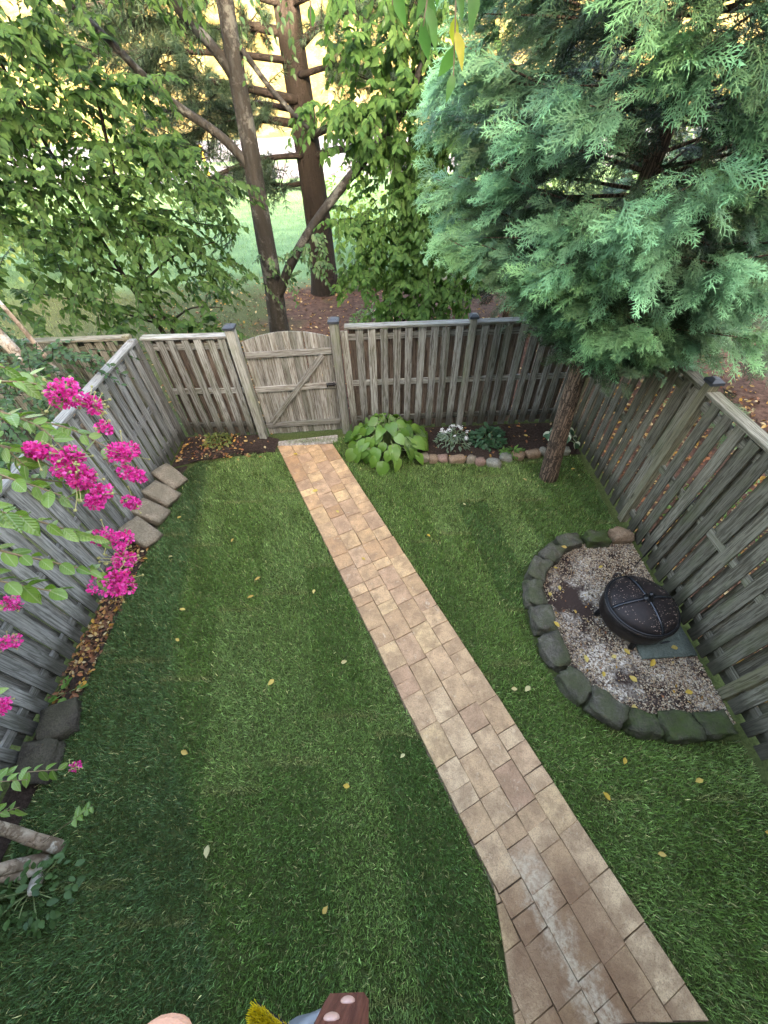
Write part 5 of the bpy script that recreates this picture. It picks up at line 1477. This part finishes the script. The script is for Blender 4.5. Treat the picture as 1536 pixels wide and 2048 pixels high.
m.color(lb2); m.bump(lvn, .25, .01); m.translucent(m.mix(1.0, lb_, (1.25, 1.4, .7), 'MULTIPLY'), .25)
CLEAF = m.m
POINT = leaf_tpl([(0, .02), (.12, .17), (.35, .265), (.6, .25), (.8, .15), (.93, .05), (1, .005)], .2, .3)
cl_ms = [np_mesh('leaf', *POINT, CLEAF, smooth=True), np_mesh('leaf', *leaf_tpl([(0, .02), (.1, .18), (.35, .27), (.62, .26), (.86, .14), (1, .02)], .28, .25), CLEAF, smooth=True), np_mesh('leaf', *leaf_tpl([(0, .02), (.12, .2), (.35, .31), (.62, .30), (.86, .18), (1, .02)], .06, .05), CLEAF, smooth=True)]
g = random.Random(21)
def leafy_twig(root, B, pts, n, size, r=.006, start=.15, mats=cl_ms, tm=None):
    n = int(n * 1.5)
    P = smooth_path(pts, 8)
    V, F = tube_arrays(P - np.array(B), np.linspace(r, r * .4, len(P)), 6)
    link('twig', np_mesh('twig', V, F, tm or CTWIG, smooth=True), root)
    for k in range(n):
        t_ = start + (1 - start) * (k + .5) / n
        j = min(len(P) - 2, int(t_ * (len(P) - 1)))
        d0 = Vector(P[j + 1] - P[j]).normalized()
        lat = d0.cross(Vector((0, 0, 1))).normalized() * (1 if k % 2 else -1)
        d = d0 * .5 + lat * .9 + Vector((g.uniform(-.4, .4), g.uniform(-.4, .4), g.uniform(-.6, .35)))
        n_ = Vector((g.uniform(-.6, .6), g.uniform(-.8, .3), 1))
        s_ = size * g.uniform(.6, 1.05)
        link('leaf', g.choice(mats), root, tuple(Vector(P[j]) - Vector(B)), rot_from(d, n_), (s_, s_, s_))
leafy_twig(cm, B, [(-1.9, 1.2, 3.05), (-1.6, 1.32, 3.2), (-1.42, 1.36, 3.1), (-1.30, 1.28, 2.99)], 18, .082)
leafy_twig(cm, B, [(-1.9, 1.2, 3.05), (-1.65, 1.38, 3.24), (-1.45, 1.48, 3.22), (-1.33, 1.52, 3.12)], 16, .082)
leafy_twig(cm, B, [(-1.9, 1.2, 3.05), (-1.6, 1.4, 3.1), (-1.4, 1.45, 3.02), (-1.24, 1.43, 2.9)], 15, .072)
leafy_twig(cm, B, [(-1.85, .85, 2.9), (-1.6, .98, 3.0), (-1.4, 1.0, 2.94), (-1.3, 1.05, 2.77), (-1.27, 1.10, 2.64)], 18, .085)
leafy_twig(cm, B, [(-1.85, .85, 2.9), (-1.58, .9, 2.92), (-1.4, .9, 2.82), (-1.30, .97, 2.6), (-1.28, .98, 2.52)], 18, .085)
leafy_twig(cm, B, [(-1.85, .85, 2.9), (-1.7, 1.1, 3.0), (-1.5, 1.25, 2.9), (-1.28, 1.34, 2.7)], 9, .06)
leafy_twig(cm, B, [(-2.3, 1.0, 2.3), (-2.1, 1.05, 2.35), (-1.97, 1.03, 2.26)], 7, .07)
leafy_twig(cm, B, [(-2.3, 1.0, 2.3), (-2.15, .95, 2.2), (-1.99, .88, 2.12)], 6, .07)
leafy_twig(cm, B, [(-2.3, 1.0, 2.3), (-2.15, .8, 2.1), (-1.95, .63, 2.02)], 5, .06)
leafy_twig(cm, B, [(-3.0, .25, 1.2), (-2.7, .35, 1.3), (-2.4, .45, 1.15), (-2.2, .49, 1.0)], 14, .09)
leafy_twig(cm, B, [(-2.8, .12, .1), (-2.5, .22, .35), (-2.3, .28, .5), (-2.18, .33, .58)], 7, .07, .003, .55)
for pts, n, sz in [([(-1.95, 1.1, 3.05), (-1.65, 1.2, 3.22), (-1.48, 1.22, 3.12), (-1.42, 1.2, 3.0)], 16, .085), ([(-1.95, 1.2, 3.1), (-1.62, 1.45, 3.3), (-1.48, 1.55, 3.22), (-1.40, 1.6, 3.12)], 16, .08), ([(-1.9, 1.2, 3.0), (-1.6, 1.3, 3.05), (-1.42, 1.3, 2.9), (-1.36, 1.28, 2.78)], 12, .075),
                   ([(-1.9, .85, 2.9), (-1.6, .92, 3.1), (-1.45, .95, 3.06), (-1.36, 1.0, 2.92)], 16, .09), ([(-1.9, .8, 2.85), (-1.6, .82, 2.85), (-1.45, .82, 2.76), (-1.36, .86, 2.6)], 14, .09), ([(-1.9, 1.0, 2.9), (-1.55, 1.1, 3.08), (-1.4, 1.12, 3.0), (-1.30, 1.15, 2.86)], 13, .08),
                   ([(-2.3, 1.0, 2.3), (-2.1, .9, 2.4), (-1.98, .8, 2.36)], 9, .085), ([(-2.35, 1.0, 2.3), (-2.2, .7, 2.3), (-2.05, .55, 2.2)], 9, .085), ([(-3.0, .25, 1.2), (-2.75, .3, 1.38), (-2.5, .38, 1.3), (-2.3, .42, 1.14)], 14, .095), ([(-3.0, .1, 1.0), (-2.75, .15, 1.15), (-2.5, .25, 1.05), (-2.42, .3, .95)], 12, .09)]:
    leafy_twig(cm, B, pts, n, sz)
# blossom clusters
m = NM('magenta petal', .6, .3)
isl = m.n.new('ShaderNodeNewGeometry').outputs['Random Per Island']
pc = m.ramp(isl, [(0, (.50, .012, .14)), (.3, (.78, .03, .34)), (.6, (.86, .07, .46)), (.85, (.85, .17, .50)), (1, (.66, .02, .13))])
m.color(pc); m.translucent(pc, .3); PETAL = m.m
POD = simple('yellow green seed pod', (.42, .40, .16), .6, .3)
PET = leaf_tpl([(0, .06), (.35, .36), (.7, .42), (1, .25)], .3, -.3)
def panicle(c, r, n, pods=0, seed=0, axis=(.5, .2, -.6)):
    q = np.random.default_rng(seed)
    c = np.array(c, float) - np.array(B)
    ax = nrm(np.array(axis, float))
    # lobed head: several sub clusters
    k = max(3, int(r / .018))
    cen = c + nrm(q.normal(0, 1, (k, 3))) * r * .55 * q.random((k, 1)) ** .5 + ax * q.uniform(-.5, .5, (k, 1)) * r
    w = q.integers(0, k, n)
    off = nrm(q.normal(0, 1, (n, 3)))
    p = cen[w] + off * r * .42 * q.uniform(.75, 1.05, (n, 1))
    V, F = instance(PET[0], PET[1], p, off + q.normal(0, .8, (n, 3)), off + q.normal(0, .5, (n, 3)), q.uniform(.009, .017, n))
    o = link('flower_cluster', np_mesh('flower_cluster', V, F, PETAL), cm)
    if pods:
        parts = []
        for i in range(pods):
            dd = nrm(q.normal(0, 1, 3)); e = c + dd * r * q.uniform(.9, 1.5)
            parts.append(tube_arrays(np.array([c, (c + e) / 2 + q.normal(0, .006, 3), e]), .0018, 4))
            s_ = .0065 * q.uniform(.7, 1.2)
            ph = [(e + s_ * np.array([math.cos(t_) * math.sin(u_), math.sin(t_) * math.sin(u_), math.cos(u_)])) for u_ in (0.3, 1.1, 2.0, 2.9) for t_ in np.linspace(0, 6.28, 6, endpoint=False)]
            fq = np.array([[a * 6 + b, a * 6 + (b + 1) % 6, (a + 1) * 6 + (b + 1) % 6, (a + 1) * 6 + b] for a in range(3) for b in range(6)])
            parts.append((np.array(ph), [fq]))
        V, F = merge(parts)
        pd = link('seed_pods', np_mesh('seed_pods', V, F, POD, smooth=True), o)
for i, (c, r, n, pd) in enumerate([((-1.34, 1.50, 3.15), .062, 320, 6), ((-1.29, 1.55, 3.06), .045, 180, 22), ((-1.26, 1.49, 2.98), .03, 80, 4), ((-1.40, 1.27, 3.03), .05, 220, 3), ((-1.30, 1.29, 2.98), .06, 240, 16), ((-1.30, 1.22, 2.90), .085, 560, 8), ((-1.24, 1.20, 2.84), .055, 260, 2),
                                ((-1.20, 1.44, 2.87), .062, 280, 8), ((-1.19, 1.40, 2.79), .05, 180, 4), ((-1.24, 1.35, 2.65), .045, 160, 6), ((-1.27, 1.14, 2.62), .06, 260, 4), ((-1.24, 1.08, 2.54), .05, 160, 18), ((-1.27, .99, 2.47), .082, 420, 4),
                                ((-1.95, 1.03, 2.25), .045, 110, 6), ((-1.98, .88, 2.11), .045, 110, 8), ((-1.96, .62, 2.0), .05, 120, 3), ((-2.17, .5, .97), .035, 60, 8)]):
    panicle(c, r * 1.22, int(n * 1.35), pd, 200 + i)

# neighbour's tree over the left fence: pale flaking trunk, dark sprays
B = (-4.2, 4.6, 0)
nt_ = empty('neighbour_tree', B); tag(nt_, 'tree with pale flaking bark in the neighbouring yard at the left edge', 'tree')
limb(nt_, loc([(-4.2, 4.6, -.05), (-4.22, 4.62, .8), (-4.32, 4.7, 1.4), (-4.6, 4.8, 2.4), (-5.2, 5.0, 4.5)], B), .10, .05, BARK_FLAKE, 'trunk', 12, 6, .1, 45, .3)
limb(nt_, loc([(-4.2, 4.6, .5), (-4.2, 4.8, 1.1), (-4.4, 5.05, 1.8), (-4.7, 5.2, 2.8)], B), .05, .02, BARK_FLAKE, 'limb', 9, 5, .1, 46)
sp = [((-4.3, 4.7, 1.75), (.5, .5, .35), 34, (.5, -.3, -.2), .5, .3, .6), ((-3.7, 4.6, 1.85), (.3, .4, .15), 10, (.9, -.1, -.2), .3, .4, .7), ((-5.0, 5.0, 2.2), (.7, .5, .5), 30, (.2, -.4, -.1), .6, .3, .6), ((-4.0, 3.9, 1.65), (.4, .5, .3), 26, (.6, -.3, -.15), .5, .3, .6), ((-5.5, 5.4, 2.0), (.6, .5, .5), 20, (.2, -.4, -.1), .6, .3, .6),
      ((-3.75, 2.9, 1.7), (.3, .6, .25), 18, (.7, 0, -.15), .5, .3, .5)]
P0, D0, L0 = ellipsoid_sprays(sp, 101)
add_leaves(nt_, B, leaf_sprays(P0, D0, L0, 14, .075, OVAL, 102, .3, .2), OVAL, LEAF2_O, LEAF2_B, 200)

# overhanging branch close to the lens at the top
B = (.3, 2.2, 5.6)
ob = empty('overhanging_branch', B); tag(ob, 'drooping leafy branch with a few yellow leaves hanging in at the top', 'branch')
OB = mat_leaf('long green leaf', [(.10, .20, .06), (.16, .29, .10), (.13, .25, .07)], .35, .4)
OBY = mat_leaf('yellowing long leaf', [(.60, .44, .05), (.55, .50, .08)], .35, .5)
ob_ms = [np_mesh('leaf', *leaf_tpl([(0, .01), (.2, .15), (.45, .2), (.75, .11), (1, .004)], .2, .2), OB, smooth=True), np_mesh('leaf', *leaf_tpl([(0, .01), (.2, .17), (.45, .22), (.75, .12), (1, .004)], .1, .4), OB, smooth=True)]
oy_ms = [np_mesh('leaf', *leaf_tpl([(0, .01), (.2, .15), (.45, .2), (.75, .11), (1, .004)], .2, .2), OBY, smooth=True)]
limb(ob, loc([(.9, 2.6, 6.4), (.5, 2.4, 5.6), (.30, 2.1, 4.9), (.22, 1.95, 4.4)], B), .02, .006, BARK_DARK, 'branch', 7, 5, .05, 3)
def hang(root, B, pts, n, size, yel=()):
    P = smooth_path(pts, 8)
    V, F = tube_arrays(P - np.array(B), np.linspace(.004, .002, len(P)), 5)
    link('twig', np_mesh('twig', V, F, CTWIG, smooth=True), root)
    for k in range(n):
        t_ = .2 + .8 * (k + .5) / n
        j = min(len(P) - 1, int(t_ * (len(P) - 1)))
        a = g.uniform(0, 6.28)
        d = Vector((.5 * math.cos(a), .5 * math.sin(a), -1 + g.uniform(-.2, .3)))
        n_ = Vector((g.uniform(-.5, .5), -1, .25))
        s_ = size * g.uniform(.55, .95)
        link('leaf', g.choice(oy_ms if k in yel else ob_ms), root, tuple(Vector(P[j]) - Vector(B)), rot_from(d, n_), (s_,) * 3)
hang(ob, B, [(.22, 1.95, 4.4), (.20, 1.85, 4.25), (.17, 1.8, 4.1)], 11, .13, (3,))
hang(ob, B, [(.22, 1.95, 4.4), (.26, 1.85, 4.2), (.27, 1.8, 3.98)], 9, .10, (5, 6))
hang(ob, B, [(.30, 2.1, 4.9), (.30, 1.9, 4.3), (.31, 1.8, 4.16)], 9, .10, (6, 7))
hang(ob, B, [(.30, 2.1, 4.9), (.1, 1.9, 4.4), (.08, 1.8, 4.14)], 7, .10)
hang(ob, B, [(.30, 2.1, 4.9), (-.1, 1.95, 4.5), (-.16, 1.82, 4.1)], 9, .09)
hang(ob, B, [(.30, 2.1, 4.9), (-.05, 1.95, 4.5), (-.06, 1.82, 4.18)], 6, .09)

# ------------------------------------------------------------------ swing poles on the far lawn
sw = empty('swing_frame', (-7.85, 24.7, 0)); tag(sw, 'yellow and white play frame standing on the far lawn', 'play frame')
YP = simple('yellow paint', (.75, .48, .04), .5, .4, 0, .1); 
for pts, mt, nm in [([(-.2, 0, 0), (-.35, .1, 2.2)], WHITE, 'white_pole'), ([(.1, 0, 0), (0, .1, 2.2)], YP, 'yellow_pole'), ([(.1, 0, .5), (.9, .2, 1.0)], YP, 'yellow_bar')]:
    V, F = tube_arrays(np.array([pts[0], tuple((np.array(pts[0]) + np.array(pts[1])) / 2), pts[1]]), .05, 8); link(nm, np_mesh(nm, V, F, mt, smooth=True), sw)
# far bushes at the lawn's end
g2 = random.Random(8)
FARB = mat_leaf('far leaf', [(.06, .12, .04), (.12, .2, .06), (.2, .24, .07)], .3, .6, rnd_obj=False)
for i, (x, y, h, lb) in enumerate([(-8.5, 16, 5.5, 'tall dark bush behind the leafy tree at left'), (-14, 30, 3.2, 'bush at the far left end of the lawn'), (6.5, 19, 3.8, 'tall bush beyond the evergreens at right'), (10, 16, 4.5, 'large bush right of the far lawn behind the evergreens'), (-12, 14, 4.0, 'large bush at the left edge of the far lawn'), (9, 30, 4.5, 'distant bush behind the middle trees')]):
    leafy_bush('distant_bush', lb, (x, y, 0), 1500, h * .6, h * .45, h, .24, OVATE, FARB, 300 + i, 14, 'bush')

# ------------------------------------------------------------------ things below the deck: broom and tarp bag
m = NM('yellow broom bristle', .6, .3); m.color((.88, .70, .03)); m.translucent((.9, .72, .04), .5); YB = m.m
br_ = empty('push_broom', (-.62, -.60, 0)); tag(br_, 'push broom with bright yellow bristles standing below the deck', 'broom')
V, F = tube_arrays(np.array([(0.0, -.28, 0.0), (0, -.14, .5), (0.0, 0.0, .98)]), .013, 8); link('handle', np_mesh('handle', V, F, simple('broom stick', (.30, .2, .1)), smooth=True), br_)
bm = bmesh.new(); add_box(bm, .26, .06, .035, (0, 0, 0), .006)
link('head', bm_mesh('head', bm, IRON), br_, (0, 0.0, .985), (R(-20), 0, R(-24)))
q = np.random.default_rng(9); nb_ = 700
hx = q.uniform(-.125, .125, nb_); hy = q.uniform(-.026, .026, nb_)
ca, sa = math.cos(R(-24)), math.sin(R(-24))
P = np.stack([hx * ca - hy * sa, hx * sa + hy * ca, np.full(nb_, 1.0)], -1)
V, F = instance(np.array([(-.02, 0, 0), (.02, 0, 0), (.014, 1, 0), (-.014, 1, 0)]), [np.array([[0, 1, 2, 3]])], P, np.stack([hx * .4, .25 + hy * 3, np.ones(nb_)], -1) + q.normal(0, .05, (nb_, 3)), q.normal(0, 1, (nb_, 3)), np.full(nb_, .095))
o = link('bristles', np_mesh('bristles', V, F, YB), br_); o['kind'] = 'stuff'
TARP = simple('grey tarp', (.30, .31, .33), .5, .4, 0, .4, 9, .4)
tag(link('tarp_bundle', stone_mesh('tarp_bundle', .46, .28, .34, TARP, 66, .22, .6, 10), None, (-.52, -.86, .15), (0, 0, .3)), 'crumpled grey tarp bundle behind the yellow broom', 'tarp')

# ------------------------------------------------------------------ the viewer's hand: a fingertip shows at the bottom edge
def skin_obj(name, verts, edges, radii, mat, root_i=0):
    me = bpy.data.meshes.new(name); me.from_pydata(verts, edges, []); me.update()
    o = link(name, me)
    o.modifiers.new('skin', 'SKIN'); 
    sv = me.skin_vertices[0].data
    for i, r_ in enumerate(radii): sv[i].radius = (r_, r_) if not hasattr(r_, '__len__') else r_
    sv[root_i].use_root = True
    s_ = o.modifiers.new('sub', 'SUBSURF'); s_.levels = 2; s_.render_levels = 2
    me.materials.append(mat)
    return o
m = NM('skin', .55, .4); nn = m.noise(m.coord('Object'), 60, 3)
m.color(m.ramp(nn, [(.3, (.50, .25, .17)), (.7, (.58, .31, .22))])); m.b.inputs['Subsurface Weight'].default_value = .1; m.b.inputs['Subsurface Radius'].default_value = (.01, .004, .002)
SKIN = m.m
vs2 = [(-.05, -.30, 3.70), (-.05, -.20, 3.76), (-.055, -.155, 3.785), (-.06, -.12, 3.80)]
ed2 = [(0, 1), (1, 2), (2, 3)]; ra2 = [.028, .024, (.036, .018), (.038, .016)]
def finger(pts, rs, at=3):
    prev = at
    for p, r_ in zip(pts, rs):
        vs2.append(p); ra2.append(r_); ed2.append((prev, len(vs2) - 1)); prev = len(vs2) - 1
finger([(-.060, -.095, 3.815), (-.0615, -.065, 3.832), (-.0615, -.040, 3.838), (-.0615, -.0288, 3.840)], [.0098, .0094, .009, .0085])
finger([(-.083, -.105, 3.80), (-.088, -.080, 3.79), (-.088, -.075, 3.77), (-.086, -.085, 3.757)], [.0098, .009, .0085, .007])
finger([(-.040, -.105, 3.80), (-.036, -.078, 3.79), (-.035, -.073, 3.77), (-.036, -.083, 3.757)], [.0098, .009, .0085, .007])
finger([(-.105, -.125, 3.79), (-.113, -.105, 3.782), (-.113, -.100, 3.767), (-.110, -.108, 3.757)], [.0088, .008, .0075, .006])
finger([(-.012, -.165, 3.795), (.004, -.14, 3.805), (.010, -.120, 3.81), (.012, -.108, 3.812)], [.012, .0105, .0095, .008], 2)
hand = skin_obj('hand', vs2, ed2, ra2, SKIN)
tag(hand, 'fingertip of the hand holding the camera, at the bottom edge', 'hand')
